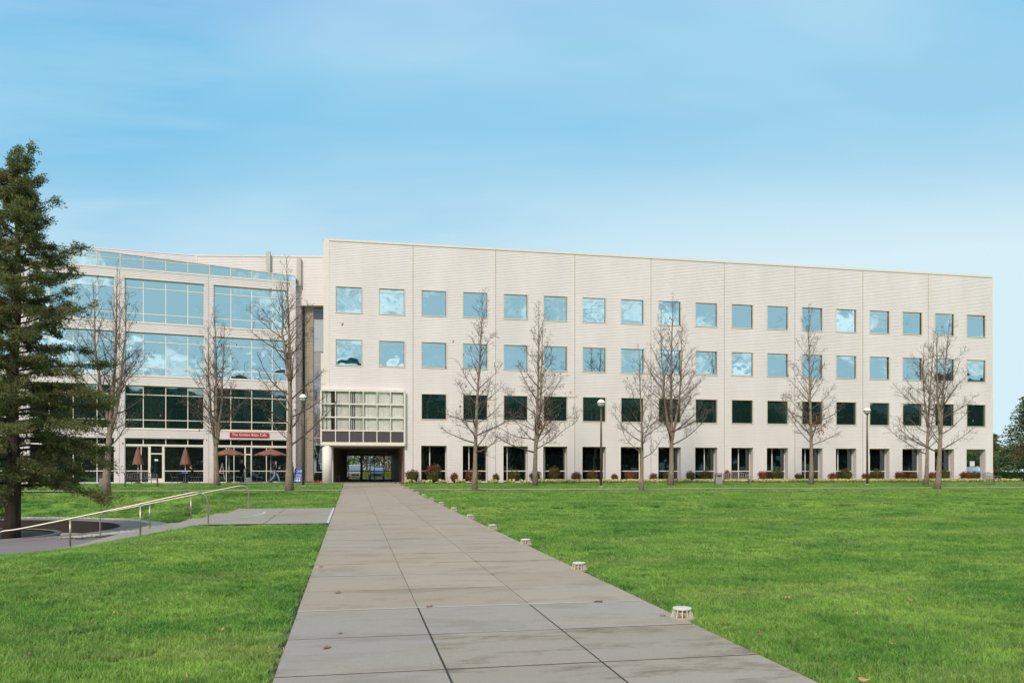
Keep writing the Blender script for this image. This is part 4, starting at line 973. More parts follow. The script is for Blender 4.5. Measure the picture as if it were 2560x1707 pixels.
fin = MB(); fin.add([(.066, -.005, .012), (.118, -.005, .012), (.096, -.005, .112), (.066, -.005, .112), (.066, .005, .012), (.118, .005, .012), (.096, .005, .112), (.066, .005, .112)], [(0, 1, 2, 3), (7, 6, 5, 4), (1, 5, 6, 2), (0, 4, 5, 1), (3, 2, 6, 7)])
fm = fin.mesh('fin', BOLL); bl0.scale = (1, 1, .8)
for k in range(12): inst(fm, 'fin', bl0, rot=(0, 0, R(30*k+8)))
ordn = ['second', 'third', 'fourth', 'fifth', 'sixth', 'seventh', 'eighth', 'ninth', 'tenth', 'eleventh', 'twelfth', 'thirteenth', 'fourteenth', 'fifteenth and farthest']
for i in range(14):
    Y = 7.98+(i+1)*3.82
    if 48 < Y < 49.8: Y = 50.0
    dup(bl0, (3.41 if i < 13 else 3.46, Y, plane(Y)), i*.7, ordn[i]+' low path light from the camera, right edge of the walkway')
def rail(name, pts, posts, Y, label):
    P_ = [at(x_, y_, Y) for x_, y_ in pts]; o = thing(name, label, 'handrail', (P_[0].x, Y, P_[0].z)); lo = Vector(o.location)
    # smooth the polyline by Chaikin
    Q = [p-lo for p in P_]
    for _ in range(2):
        n_ = [Q[0]]
        for a, c in zip(Q, Q[1:]): n_ += [a.lerp(c, .25), a.lerp(c, .75)]
        Q = n_+[Q[-1]]
    MB().tube(Q, .024, 10).build('rail', STEEL, o, True)
    for (x_, yt, yb) in posts:
        a = at(x_, yt, Y)-lo; c = at(x_, yb+3, Y)-lo; MB().tube([a, c], .023, 10).build('post', STEEL, o, True)
        MB().tube([c+Vector((0, 0, .03)), c+Vector((0, 0, .05))], .045, 10).build('post_collar', STEEL, o, True)
rail('handrail', [(-8, 1352), (-8, 1334), (8, 1326.5), (38, 1324.5), (175, 1296.5), (351, 1259.5), (468, 1233.5), (492, 1230), (512, 1236), (520.5, 1256), (520.5, 1318)], [(175.5, 1296.5, 1367), (351, 1259.5, 1343)], 22.2, 'near curved steel handrail beside the steps')
rail('handrail', [(250.3, 1342), (250.3, 1292), (252, 1282.5), (271, 1279.4), (350.7, 1263.5), (592, 1215.2), (609, 1213.7), (620, 1221), (621.8, 1234), (621.8, 1273)], [(374.5, 1259.5, 1316), (477.4, 1238.5, 1304.5)], 29.25, 'far steel handrail along the lawn side of the steps')

# ================================================================== BENCHES, BINS
def bench(loc, rz, label, m=BENCHM):
    t = thing('park_bench', label, 'bench', loc, rz, 'arched-back metal benches'); Wd = 1.9
    s_ = MB()
    for k in range(7): s_.box(-Wd/2, Wd/2, -.46+k*.07, -.41+k*.07, .43, .45)
    s_.box(-Wd/2, -Wd/2+.04, -.47, .04, .405, .43); s_.box(Wd/2-.04, Wd/2, -.47, .04, .405, .43); s_.box(-.02, .02, -.47, .04, .405, .43); s_.build('seat', m, t)
    b_ = MB(); arc = [(-Wd/2+Wd*i/14, .80+.17*math.sin(math.pi*i/14)) for i in range(15)]
    b_.tube([(x_, .06+(z-.45)*.18, z) for x_, z in arc], .022, 6); b_.tube([(-Wd/2, .02, .5), (Wd/2, .02, .5)], .02, 6); b_.tube([(-Wd/2, .05, .66), (Wd/2, .05, .66)], .014, 6)
    bo = b_.build('backrest', m, t)
    for i in range(13):
        x_ = -Wd/2+.07+(Wd-.14)*i/12; zt_ = .80+.17*math.sin(math.pi*(x_+Wd/2)/Wd)
        q = MB(); q.add([(x_-.022, .015, .5), (x_+.022, .015, .5), (x_+.022, .06+(zt_-.45)*.18-.01, zt_), (x_-.022, .06+(zt_-.45)*.18-.01, zt_), (x_-.022, .03, .5), (x_+.022, .03, .5), (x_+.022, .075+(zt_-.45)*.18-.01, zt_), (x_-.022, .075+(zt_-.45)*.18-.01, zt_)], [(0, 1, 2, 3), (7, 6, 5, 4), (0, 4, 5, 1), (1, 5, 6, 2), (3, 2, 6, 7), (0, 3, 7, 4)]); q.build('slat', m, bo)
    for sx in (-1, 1):
        x_ = sx*(Wd/2+.03)
        MB().tube([(x_, -.46, 0), (x_, -.46, .64)], .022, 6).build('leg', m, t); MB().tube([(x_, .05, 0), (x_, .05, .45), (x_, .12, .84)], .022, 6).build('leg', m, t)
        MB().tube([(x_, -.48, .64), (x_, .08, .66)], .026, 6).tube([(x_, -.46, .40), (x_, .05, .40)], .015, 6).build('armrest', m, t)
    return t
def sag(X, Y): return (X, Y, plane(Y)-.01)
bench(sag(29.35, 57.6), R(-14), 'arched metal bench before the ninth ground window beside a litter bin')
bench(sag(50.9, 56.2), R(24), 'arched metal bench at the far right end of the office block')
bench(sag(-13.75, 57.3), R(8), 'dark arched bench on the lawn before the cafe, behind the forked tree', DARKMET)
for X, Y, lb in ((-1.35, 68.5, None),):
    bb = bench((X, Y, .012), R(90), 'dark slatted bench inside the passage behind the round column', DARKMET); bb.scale = (.8, .8, .8)
def bin_(loc, label, m, rz=0):
    t = thing('litter_bin', label, 'litter bin', loc, rz, 'litter bins')
    q = MB(); q.box(-.25, .25, -.25, .25, .03, .80); q.build('body', m, t)
    q = MB()
    for k in range(7):
        for sy in (-1,): q.box(-.23+k*.07, -.19+k*.07, -.268, -.25, .06, .6)
    q.build('slats', mat('bin_panel'+str(len(MATS)), (.36, .35, .36), .5), t)
    q = MB(); q.box(-.27, .27, -.27, .27, .80, .84); q.box(-.24, .24, -.24, .24, .88, .93)
    for a in (-.22, .2):
        for c in (-.22, .2): q.box(a, a+.03, c, c+.03, .84, .88)
    q.build('lid', m, t); MB().box(-.12, .12, -.262, -.251, .62, .74).build('slot', DARKTR, t); return t
bin_(sag(27.75, 57.4), 'square metal litter bin left of the middle bench', BENCHM, R(-14))
bin_(sag(-15.6, 55.4), 'dark square litter bin left of the forked tree', DARKMET, R(12))

# ================================================================== CAFE FURNITURE
def umbrella(loc, label, open_=True):
    t = thing('patio_umbrella', label, 'umbrella', loc, 0, 'brown cafe umbrellas')
    MB().tube([(0, 0, 0), (0, 0, 2.72)], .022, 8).build('pole', WHITE, t, True); MB().lathe([(.22, 0), (.22, .05), (.04, .09)], 14).build('base', DARKMET, t)
    c = MB()
    if open_:
        n = 8; R_ = 1.28; ap = (0, 0, 2.76)
        for k in range(n):
            a0, a1 = 2*math.pi*k/n, 2*math.pi*(k+1)/n; rows = []
            for j in range(6):
                u = j/5; row = []
                for q in range(5):
                    w_ = q/4; x_ = (math.cos(a0)*(1-w_)+math.cos(a1)*w_)*R_*u; y_ = (math.sin(a0)*(1-w_)+math.sin(a1)*w_)*R_*u
                    row.append((x_, y_, 2.76-.50*u**1.15-.06*math.sin(math.pi*w_)*u))
                rows.append(row)
            b0_ = len(c.v); c.v += [p for r_ in rows for p in r_]
            for j in range(5):
                for q in range(4): c.f.append((b0_+j*5+q, b0_+(j+1)*5+q, b0_+(j+1)*5+q+1, b0_+j*5+q+1)); c.m.append(0)
        rb = MB()
        for k in range(n): a = 2*math.pi*k/n; rb.tube([(0, 0, 2.70), (math.cos(a)*1.25, math.sin(a)*1.25, 2.25)], .008, 4)
        rb.build('ribs', STEEL, t)
    else:
        n = 24; prof = [(.04, 2.7), (.13, 2.5), (.22, 2.1), (.30, 1.75), (.37, 1.42)]
        b0_ = 0
        for r_, z in prof:
            for k in range(n): rr = r_*(1+.16*(1 if k % 3 == 0 else -.6)); a = 2*math.pi*k/n; c.v.append((rr*math.cos(a), rr*math.sin(a), z+(.05 if k % 3 else -.03)*(1 if z < 1.5 else 0)))
        for i in range(4):
            for k in range(n): c.f.append((i*n+k, i*n+(k+1) % n, (i+1)*n+(k+1) % n, (i+1)*n+k)); c.m.append(0)
    c.build('canopy', UMBR, t, not open_); MB().lathe([(.03, 2.72), (.035, 2.8), (.01, 2.84)], 8).build('finial', ANT, t); return t
def fplace(px, zc_, z=.012): p = atz(px, zc_); p.z = z; return p
umbrella(fplace(345, 61.6), 'closed brown umbrella left of the cafe door with the notice', False)
umbrella(fplace(463.5, 63.0), 'closed brown umbrella above the seated person in black', False)
umbrella(fplace(572.5, 64.4), 'open brown umbrella left of the open cafe door')
umbrella(fplace(677, 65.2), 'open brown umbrella above the walking man')
def table(loc, label):
    t = thing('cafe_table', label, 'table', loc, 0, 'dark cafe tables'); MB().lathe([(.5, .72), (.52, .73), (.5, .745)], 24).build('tabletop', DARKMET, t)
    MB().tube([(0, .0, .02), (0, 0, .72)], .045, 10).build('pedestal', DARKMET, t); q = MB()
    for k in range(4): a = R(90*k+45); q.tube([(0, 0, .06), (.34*math.cos(a), .34*math.sin(a), .015)], .02, 5)
    q.build('feet', DARKMET, t); return t
MESHM = mat('chair_mesh', (.10, .105, .11), .55)
def chair(loc, rz, label):
    t = thing('cafe_chair', label, 'chair', loc, rz, 'dark cafe chairs')
    s_ = MB(); s_.add([(-.24, -.22, .43), (.24, -.22, .43), (.24, .24, .45), (-.24, .24, .45), (-.24, -.22, .46), (.24, -.22, .46), (.24, .24, .48), (-.24, .24, .48)], [(0, 3, 2, 1), (4, 5, 6, 7), (0, 1, 5, 4), (1, 2, 6, 5), (2, 3, 7, 6), (3, 0, 4, 7)]); s_.build('seat', MESHM, t)
    b_ = MB(); rows = [[(-.25+.5*i/4, -.22-.14*j/3-.03*math.sin(math.pi*i/4), .46+.42*j/3-(.04 if i in (0, 4) and j == 3 else 0)) for i in range(5)] for j in range(4)]; b_.v = [p for r_ in rows for p in r_]+[(x_, y_-.015, z) for r_ in rows for x_, y_, z in r_]
    for j in range(3):
        for i in range(4): b_.f += [(j*5+i, j*5+i+1, (j+1)*5+i+1, (j+1)*5+i), (20+j*5+i, 20+(j+1)*5+i, 20+(j+1)*5+i+1, 20+j*5+i+1)]
    b_.m = [0]*len(b_.f); b_.build('backrest', MESHM, t)
    for sx in (-1, 1):
        MB().tube([(sx*.2, .2, 0), (sx*.2, .16, .44)], .014, 5).build('leg', DARKMET, t); MB().tube([(sx*.2, -.22, 0), (sx*.2, -.18, .44)], .014, 5).build('leg', DARKMET, t)
    return t
tabs = [(345, 61.6, 'dark cafe table under the closed umbrella behind the bench'), (459, 63.0, 'dark cafe table with a blue box on it'), (573, 64.4, 'dark cafe table under the left open umbrella'), (674, 65.2, 'dark cafe table under the right open umbrella')]
for px, zc_, lb in tabs: table(fplace(px, zc_), lb)
chs = [(322, 61.4, -80, 'cafe chair behind the bench'), (371, 61.7, 100, 'cafe chair pushed back just left of the noticed door'), (437, 62.9, -85, 'empty chair facing the table with the blue box'), (491, 63.1, 95, 'empty chair behind the seated person in black'), (552, 64.3, -80, 'chair at the left open umbrella, partly behind a trunk'), (598, 64.6, 85, 'chair at the left open umbrella beside the man in black'), (648, 65.2, -85, 'chair at the left side of the right open umbrella table'), (702, 65.3, 80, 'chair behind the walking man')]
for px, zc_, a, lb in chs: chair(fplace(px, zc_), R(a), lb)
t = fplace(459, 62.9, .757); o = MB().box(-.12, .12, -.08, .08, 0, .16).box(.12, .2, -.05, .05, 0, .05).build('blue_box', SIGNBLUE, None, loc=t); tag(o, 'small blue box on the cafe table before the seated person', 'box')
# sandwich board
sb = thing('sandwich_board', 'blue and white folding cafe board standing beside the lamp pole', 'sign', fplace(747.5, 65.0, .012), R(-24))
for sgn in (-1, 1):
    q = MB(); yb, yt_ = sgn*.32, sgn*.03
    q.add([(-.36, yb, 0), (.36, yb, 0), (.36, yt_, 1.15), (-.36, yt_, 1.15), (-.36, yb-sgn*.03, 0), (.36, yb-sgn*.03, 0), (.36, yt_-sgn*.02, 1.15), (-.36, yt_-sgn*.02, 1.15)], [(0, 1, 2, 3), (7, 6, 5, 4), (0, 4, 5, 1), (1, 5, 6, 2), (3, 2, 6, 7), (0, 3, 7, 4)]); q.build('board_panel', SIGNBLUE, sb)
q = MB(); q.add([(.362, -.31, 0), (.362, .31, 0), (.362, .03, 1.14), (.362, -.03, 1.14)], [(0, 1, 2, 3)]); q.build('side_panel', WHITE, sb)
tl = math.atan2(.29, 1.15)
def onb(z): return (-.02, -.325+.252*z-.008, z)
text_mesh('Cafe', .34, 'lettering', WHITE, sb, onb(.93), (R(90)-tl, 0, 0), shear=.4)
text_mesh('OPEN', .27, 'lettering', WHITE, sb, onb(.60), (R(90)-tl, 0, 0), xs=.9)
q = MB(); q.box(-.30, .30, -.003, .003, -.035, .035); o = q.build('white_band', WHITE, sb, loc=onb(.40)); o.rotation_euler = (-tl, 0, 0)
for k in range(3):
    q = MB(); q.prism([(.09*math.cos(R(a)), .11*math.sin(R(a))) for a in range(0, 360, 45)], -.003, .003); o = q.build('white_mark', WHITE, sb, loc=(onb(.2)[0]-.21+.21*k, onb(.2)[1], .2)); o.rotation_euler = (-tl, 0, 0)
# easel board behind the left open umbrella
es = thing('easel', 'slim pale A-shaped easel beside the left umbrella table', 'easel', fplace(556, 65.2), R(10))
for p0, p1 in (((-.22, -.1, .75), (.0, 0, 1.6)), ((.16, -.1, .3), (.0, 0, 1.6)), ((-.2, -.09, .8), (.12, -.09, .72))): MB().tube([p0, p1], .018, 5).build('leg', WHITEFR, es)
# flowers by the column
fl = thing('flower_bed', 'red and white flowers beside the round column', 'flowers', fplace(777, 64.6, 0)); rnd = random.Random(3)
q = MB(); [leaf_cloud(q, (rnd.uniform(-.6, .9), rnd.uniform(-.3, .3), rnd.uniform(.03, .22)), (.08, .08, .06), 6, .05, rnd, mi=rnd.choice((0, 0, 1, 2))) for _ in range(70)]; q.build('blossoms', [mat('petal_red', (.45, .02, .03), .6), mat('petal_white', (.7, .62, .62), .6), BG_YE], fl)

# ================================================================== PEOPLE
SKIN = mat('skin', (.50, .30, .22), .55); SHOE = mat('shoe_leather', (.02, .018, .016), .5)
BLACKC = mat('black_cloth', (.008, .008, .009), .9); JACKET = mat('charcoal_jacket', (.028, .026, .027), .85); JEANS = mat('pale_jeans', (.22, .32, .46), .85, var=.2)
SHIRT = mat('white_shirt', (.72, .72, .74), .8); HAIRB = mat('hair_brown', (.045, .022, .012), .7); HAIRG = mat('hair_grey', (.34, .32, .30), .7); HAIRR = mat('hair_auburn', (.34, .12, .035), .7)
def person(loc, rz, label, J, mats, hair, hair_m, scale=1.0, longhair=False):
    """J: joints, x forward, y left, z up. mats: dict of body region -> material"""
    root = thing('person', label, 'person', loc, rz); root.scale = (scale,)*3
    names = list(J.keys()); rad = dict(pelvis=(.15, .12), waist=(.135, .105), chest=(.165, .115), collar=(.10, .08), neck=(.052, .055), jaw=(.062, .068), head=(.078, .092), crown=(.062, .07),
        hipL=(.095, .10), hipR=(.095, .10), kneeL=(.062, .064), kneeR=(.062, .064), ankL=(.042, .046), ankR=(.042, .046), toeL=(.038, .032), toeR=(.038, .032),
        shL=(.066, .066), shR=(.066, .066), elL=(.044, .046), elR=(.044, .046), wrL=(.029, .026), wrR=(.029, .026), haL=(.036, .022), haR=(.036, .022))
    E_ = [('pelvis', 'waist'), ('waist', 'chest'), ('chest', 'collar'), ('collar', 'neck'), ('neck', 'jaw'), ('jaw', 'head'), ('head', 'crown')]
    for s_ in 'LR': E_ += [('pelvis', 'hip'+s_), ('hip'+s_, 'knee'+s_), ('knee'+s_, 'ank'+s_), ('ank'+s_, 'toe'+s_), ('chest', 'sh'+s_), ('sh'+s_, 'el'+s_), ('el'+s_, 'wr'+s_), ('wr'+s_, 'ha'+s_)]
    verts = {n_: Vector(J[n_]) for n_ in names}
    reg = {}
    for s_ in 'LR':      # fingers and thumb
        h_ = verts['ha'+s_]; d = (h_-verts['wr'+s_]).normalized(); side = Vector((1, 0, 0)) if abs(d.x) < .7 else Vector((0, 0, 1)); side = (side-d*side.dot(d)).normalized()
        pn = d.cross(side)
        for k in range(4):
            a = f'f{k}a{s_}'; b_ = f'f{k}b{s_}'; ln = (.034, .04, .038, .03)[k]
            verts[a] = h_+side*(.03-.02*k)+d*(.035+ln*.3); verts[b_] = verts[a]+d*ln+pn*.012
            E_ += [('ha'+s_, a), (a, b_)]; rad[a] = (.010, .010); rad[b_] = (.008, .008)
        verts['ta'+s_] = h_+side*.045-d*.005; verts['tb'+s_] = verts['ta'+s_]+d*.03+side*.008; E_ += [('ha'+s_, 'ta'+s_), ('ta'+s_, 'tb'+s_)]; rad['ta'+s_] = (.012, .012); rad['tb'+s_] = (.009, .009)
    verts['nose'] = verts['head']+(verts['face'] if False else Vector((.098, 0, -.02))); E_.append(('head', 'nose')); rad['nose'] = (.014, .018)
    nl = list(verts.keys()); idx = {n_: i for i, n_ in enumerate(nl)}
    me = bpy.data.meshes.new('tmp'); me.from_pydata([tuple(verts[n_]) for n_ in nl], [(idx[a], idx[b_]) for a, b_ in E_], [])
    tmp = bpy.data.objects.new('tmp', me); COL.objects.link(tmp)
    sk = tmp.modifiers.new('s', 'SKIN'); sk.use_smooth_shade = True
    for n_ in nl: me.skin_vertices[0].data[idx[n_]].radius = rad[n_]; me.skin_vertices[0].data[idx[n_]].use_root = (n_ == 'pelvis')
    sb_ = tmp.modifiers.new('u', 'SUBSURF'); sb_.levels = 1; sb_.render_levels = 1
    dg = bpy.context.evaluated_depsgraph_get(); ev = tmp.evaluated_get(dg); bm_ = bpy.data.meshes.new_from_object(ev); bm_.name = 'body'; bpy.data.objects.remove(tmp)
    ml = []; bm_.materials.clear()
    def mi(m):
        if m not in ml: ml.append(m); bm_.materials.append(m)
        return ml.index(m)
    segs_ = [(verts[a], verts[b_], a, b_) for a, b_ in E_]
    def region(a, b_):
        k = a+b_
        if a[:2] in ('ha', 'f0', 'f1', 'f2', 'f3', 'ta') or b_[:2] in ('ha',) or a == 'head' or a == 'jaw' or a == 'neck' or b_ == 'nose': return 'skin'
        if a[:3] == 'ank': return 'shoe'
        if a[:3] == 'hip' or a[:4] == 'knee': return 'leg'
        if a == 'pelvis' and b_[:3] == 'hip': return 'leg'
        if a[:2] in ('sh', 'el'): return 'arm'
        if a == 'collar': return 'skin'
        return 'torso'
    for p_ in bm_.polygons:
        c = p_.center; best = 9; rg = 'torso'
        for A, B, a, b_ in segs_:
            AB = B-A; t_q = max(0, min(1, (c-A).dot(AB)/max(1e-9, AB.length_squared))); q = (A+AB*t_q-c).length-(rad[a][0]*(1-t_q)+rad[b_][0]*t_q)
            if q < best: best = q; rg = region(a, b_)
        m = mats.get(rg, SKIN)
        if rg == 'torso' and 'front' in mats and c.x-verts['chest'].x > .07 and abs(c.y-verts['chest'].y) < .06: m = mats['front']
        p_.material_index = mi(m); p_.use_smooth = True
    body = bpy.data.objects.new('body', bm_); COL.objects.link(body); body.parent = root
    hd = verts['head']; h = MB(); prof = []
    nseg = 14
    for i in range(8):
        a = R(8+i*13); prof.append((.095*math.sin(a), .105*math.cos(a)))
    h.lathe(prof, nseg, (0, 0, 0)); me2 = h.mesh('hair', hair_m, True); ho = bpy.data.objects.new('hair', me2); COL.objects.link(ho); ho.parent = root; ho.location = hd+Vector((-.022, 0, .028)); ho.rotation_euler = (0, R(-34), 0)
    ho.scale = (1, .86, 1 if not longhair else 1.35)
    ey_ = MB()
    for s_ in (-1, 1): ey_.box(.080, .092, s_*.032-.012, s_*.032+.012, -.002, .008)
    ey_.box(.078, .088, -.022, .022, -.058, -.05); eo = ey_.build('eyes_and_mouth', HAIRB, root, loc=hd)
    return root
def base_j(z=0):
    return dict(pelvis=(0, 0, .96), waist=(0, 0, 1.10), chest=(.0, 0, 1.32), collar=(-.005, 0, 1.45), neck=(.0, 0, 1.52), jaw=(.02, 0, 1.60), head=(.015, 0, 1.67), crown=(.0, 0, 1.72),
        hipL=(0, .10, .92), hipR=(0, -.10, .92), kneeL=(.02, .10, .50), kneeR=(.02, -.10, .50), ankL=(-.02, .10, .09), ankR=(-.02, -.10, .09), toeL=(.15, .12, .035), toeR=(.15, -.12, .035),
        shL=(0, .20, 1.40), shR=(0, -.20, 1.40), elL=(-.02, .25, 1.12), elR=(-.02, -.25, 1.12), wrL=(.04, .26, .88), wrR=(.04, -.26, .88), haL=(.06, .26, .80), haR=(.06, -.26, .80))
j = base_j(); j.update(kneeL=(.24, .09, .52), ankL=(.36, .09, .12), toeL=(.50, .10, .10), kneeR=(-.02, -.09, .50), ankR=(-.34, -.09, .16), toeR=(-.22, -.10, .05), chest=(.04, 0, 1.32), collar=(.05, 0, 1.45), neck=(.06, 0, 1.52), jaw=(.085, 0, 1.60), head=(.08, 0, 1.67), crown=(.07, 0, 1.72),
    shL=(.04, .20, 1.40), shR=(.04, -.20, 1.40), elR=(-.12, -.25, 1.14), wrR=(-.15, -.25, .90), haR=(-.15, -.25, .82), elL=(-.02, .25, 1.13), wrL=(.22, .20, 1.16), haL=(.30, .18, 1.17))
man = person(fplace(687, 64.3, .012), R(-8), 'walking man in a dark jacket and pale jeans holding a white cup', j, dict(torso=JACKET, front=SHIRT, arm=JACKET, leg=JEANS, shoe=SHOE), True, HAIRB)
cpq = fplace(687, 64.3, .012)+Matrix.Rotation(R(-8), 3, 'Z')@Vector((.35, .18, 1.13)); o = MB().lathe([(.03, 0), (.04, .10), (.042, .105), (.03, .11)], 14).build('paper_cup', WHITE, None, True, loc=cpq); tag(o, 'white paper cup held by the walking man', 'cup')
j = base_j(); j.update(elR=(-.03, -.22, 1.13), wrR=(.03, -.22, .90), haR=(.04, -.22, .82), kneeL=(.10, .09, .5), ankL=(.10, .09, .09), toeL=(.27, .1, .035))
person(fplace(730.5, 64.6, .012), R(-12), 'woman in a white shirt and black waistcoat behind the tree by the blue board', j, dict(torso=BLACKC, arm=SHIRT, leg=BLACKC, shoe=SHOE), True, HAIRR, .93, True)
j = base_j(); j.update(elL=(.03, .27, 1.12), elR=(.03, -.27, 1.12), wrL=(.18, .2, .98), wrR=(.18, -.2, .98), haL=(.25, .18, .98), haR=(.25, -.18, .98))
person(fplace(604, 65.6, .012), R(70), 'grey-haired man in a long black coat with his back turned at the cafe door', j, dict(torso=BLACKC, arm=BLACKC, leg=BLACKC, shoe=SHOE), True, HAIRG, 1.04)
j = base_j(); j.update(pelvis=(0, 0, .56), waist=(.03, 0, .70), chest=(.10, 0, .92), collar=(.13, 0, 1.05), neck=(.16, 0, 1.12), jaw=(.20, 0, 1.19), head=(.20, 0, 1.26), crown=(.18, 0, 1.31), hipL=(.05, .1, .53), hipR=(.05, -.1, .53), kneeL=(.46, .11, .52), kneeR=(.46, -.11, .52), ankL=(.44, .11, .09), ankR=(.44, -.11, .09), toeL=(.6, .12, .035), toeR=(.6, -.12, .035),
    shL=(.11, .19, 1.0), shR=(.11, -.19, 1.0), elL=(.22, .24, .78), elR=(.22, -.24, .78), wrL=(.42, .14, .80), wrR=(.42, -.14, .80), haL=(.50, .12, .80), haR=(.50, -.12, .80))
person(fplace(484, 63.0, .012), R(192), 'person dressed in black seated at the cafe table under the closed umbrella', j, dict(torso=BLACKC, arm=BLACKC, leg=BLACKC, shoe=SHOE), True, HAIRB, 1.0, True)
chair(fplace(484, 63.05), R(192-90), 'cafe chair under the seated person in black')

# ================================================================== CARS beyond the passage and the corner
TYRE = mat('tyre_rubber', (.02, .02, .02), .8); CARG = glass('car_glass', .06, (.8, .9, 1), (.03, .045, .06), 0, 0)
LAMPG = mat('headlight', (.7, .72, .72), .2)
def car(loc, rz, label, colr, van=False):
    t = thing('parked_car', label, 'car', loc, rz); m = mat('car_paint'+str(len(MATS)), colr, .25, metal=.1, var=.03)
    Hh = 1.85 if van else 1.45
    low = [(-2.2, .35), (-2.25, .7), (-2.1, .98), (2.15, .95), (2.25, .7), (2.2, .35)]
    cab = [(-1.95, .98), (-1.6, Hh-.04), (-1.3, Hh), (.2, Hh), (.5, Hh-.06), (1.25, .97)] if not van else [(-2.05, .98), (-1.95, Hh-.04), (-1.8, Hh), (.6, Hh), (.9, Hh-.06), (1.55, .97)]
    b_ = MB(); b_.prism([(z_[0], z_[1]) for z_ in low], -.88, .88)
    n = len(cab); ins = lambda z: .70 if z > 1.2 else .84
    b_.add([(x_, -ins(z), z) for x_, z in cab]+[(x_, ins(z), z) for x_, z in cab], [tuple(range(n)), tuple(range(2*n-1, n-1, -1))]+[(i, i+n, (i+1) % n+n, (i+1) % n) for i in range(n)])
    b_.build('body', m, t)
    w_ = MB(); (xa, za), (xb, zb) = cab[-2], cab[-1]
    w_.quad((xa+.04, -.64, za-.02), (xa+.04, .64, za-.02), (xb+.005, .76, zb+.06), (xb+.005, -.76, zb+.06)); w_.build('windscreen', CARG, t)
    for s_ in (-1, 1):
        w_ = MB(); w_.quad((cab[1][0]+.1, s_*.74, Hh-.12), (cab[3][0]+.15, s_*.74, Hh-.12), (cab[-1][0]-.3, s_*.86, 1.02), (cab[0][0]+.15, s_*.86, 1.02)); w_.build('side_window', CARG, t)
        MB().box(2.16, 2.262, s_*.72-.14, s_*.72+.14, .66, .82).build('headlight', LAMPG, t); MB().box(.9, 1.05, s_*.95-.1, s_*.95+.1, 1.0, 1.12).build('mirror', m, t)
        for x_ in (-1.4, 1.4): q = MB(); q.tube([(x_, s_*.72, .33), (x_, s_*.9, .33)], .33, 16); wo = q.build('wheel', TYRE, t); q = MB(); q.tube([(x_, s_*.9, .33), (x_, s_*.91, .33)], .2, 10); q.build('rim', ANT, wo)
    MB().box(2.2, 2.27, -.45, .45, .5, .68).build('grille', DARKTR, t); return t
car((3.0, 99, .02), R(-92), 'pale blue car facing the right-hand passage doors', (.45, .58, .75))
car((.35, 103, .02), R(-88), 'light grey van parked behind the middle passage doors', (.5, .52, .56), True)
car((-2.3, 100, .02), R(-90), 'white car seen at the left edge of the passage doors', (.75, .76, .78))
car((67.5, 76.5, .02), R(30), 'pale blue car glimpsed through the open corner bay', (.4, .5, .65))
sgp = thing('road_sign', 'small white sign on a post seen through the open corner bay', 'sign', (66.6, 76.0, 0)); MB().tube([(0, 0, 0), (0, 0, 1.9)], .035, 8).build('post', ANT, sgp); MB().box(-.3, .3, -.05, -.035, 1.55, 2.1).build('sign_plate', WHITE, sgp)

# ================================================================== FALLEN LEAVES
rnd = random.Random(12)
lv = [(802, 1414), (1073, 1512), (1232, 1433), (1500, 1500), (845, 1478), (817, 1614), (1657, 1535), (1900, 1584), (850, 1578), (1190, 1400), (1812, 1556), (1495, 1500)]
LL_ = ['dry leaf on the left slab near the lawn edge, fourth row from the white line', 'orange-brown leaf just beyond the white expansion line', 'dark leaf lying across the right long joint', 'brown leaf on the right slab beyond the white line', 'tiny leaf by the left lawn edge just beyond the white line', 'dark curled leaf on the nearest left slab', 'brown leaf at the foot of the nearest path light', 'leaf at the right lawn edge near the front', 'dark leaf on the left slab just before the white line', 'small leaf on the middle slab far beyond the white line', 'leaf in the lawn edge right of the nearest path light', 'pale leaf on the right slab beside the white line']
for i, (px, py) in enumerate(lv):
    Y = 8.0
    for _ in range(40): Y = (EYE-plane(Y)-.02)*2000/(py-1183)/(CS+ray(px)*SN)
    X = ray(px)*Y; q = MB(); s_ = rnd.uniform(.035, .065); a = rnd.random()*6
    q.add([(-s_, 0, .0), (-s_*.3, s_*.5, .012), (s_*.5, s_*.4, .004), (s_*1.2, 0, .015), (s_*.4, -s_*.45, .004), (-s_*.4, -s_*.4, .013), (0, 0, .006)], [(6, 0, 1), (6, 1, 2), (6, 2, 3), (6, 3, 4), (6, 4, 5), (6, 5, 0)])
    o = q.build('fallen_leaf', DEAD, None, loc=(X, Y, plane(Y)+.006+(.02 if X > 3.4 or X < -.6 else 0)), rz=a)
    tag(o, LL_[i], 'leaf', 'fallen leaves on the walkway')

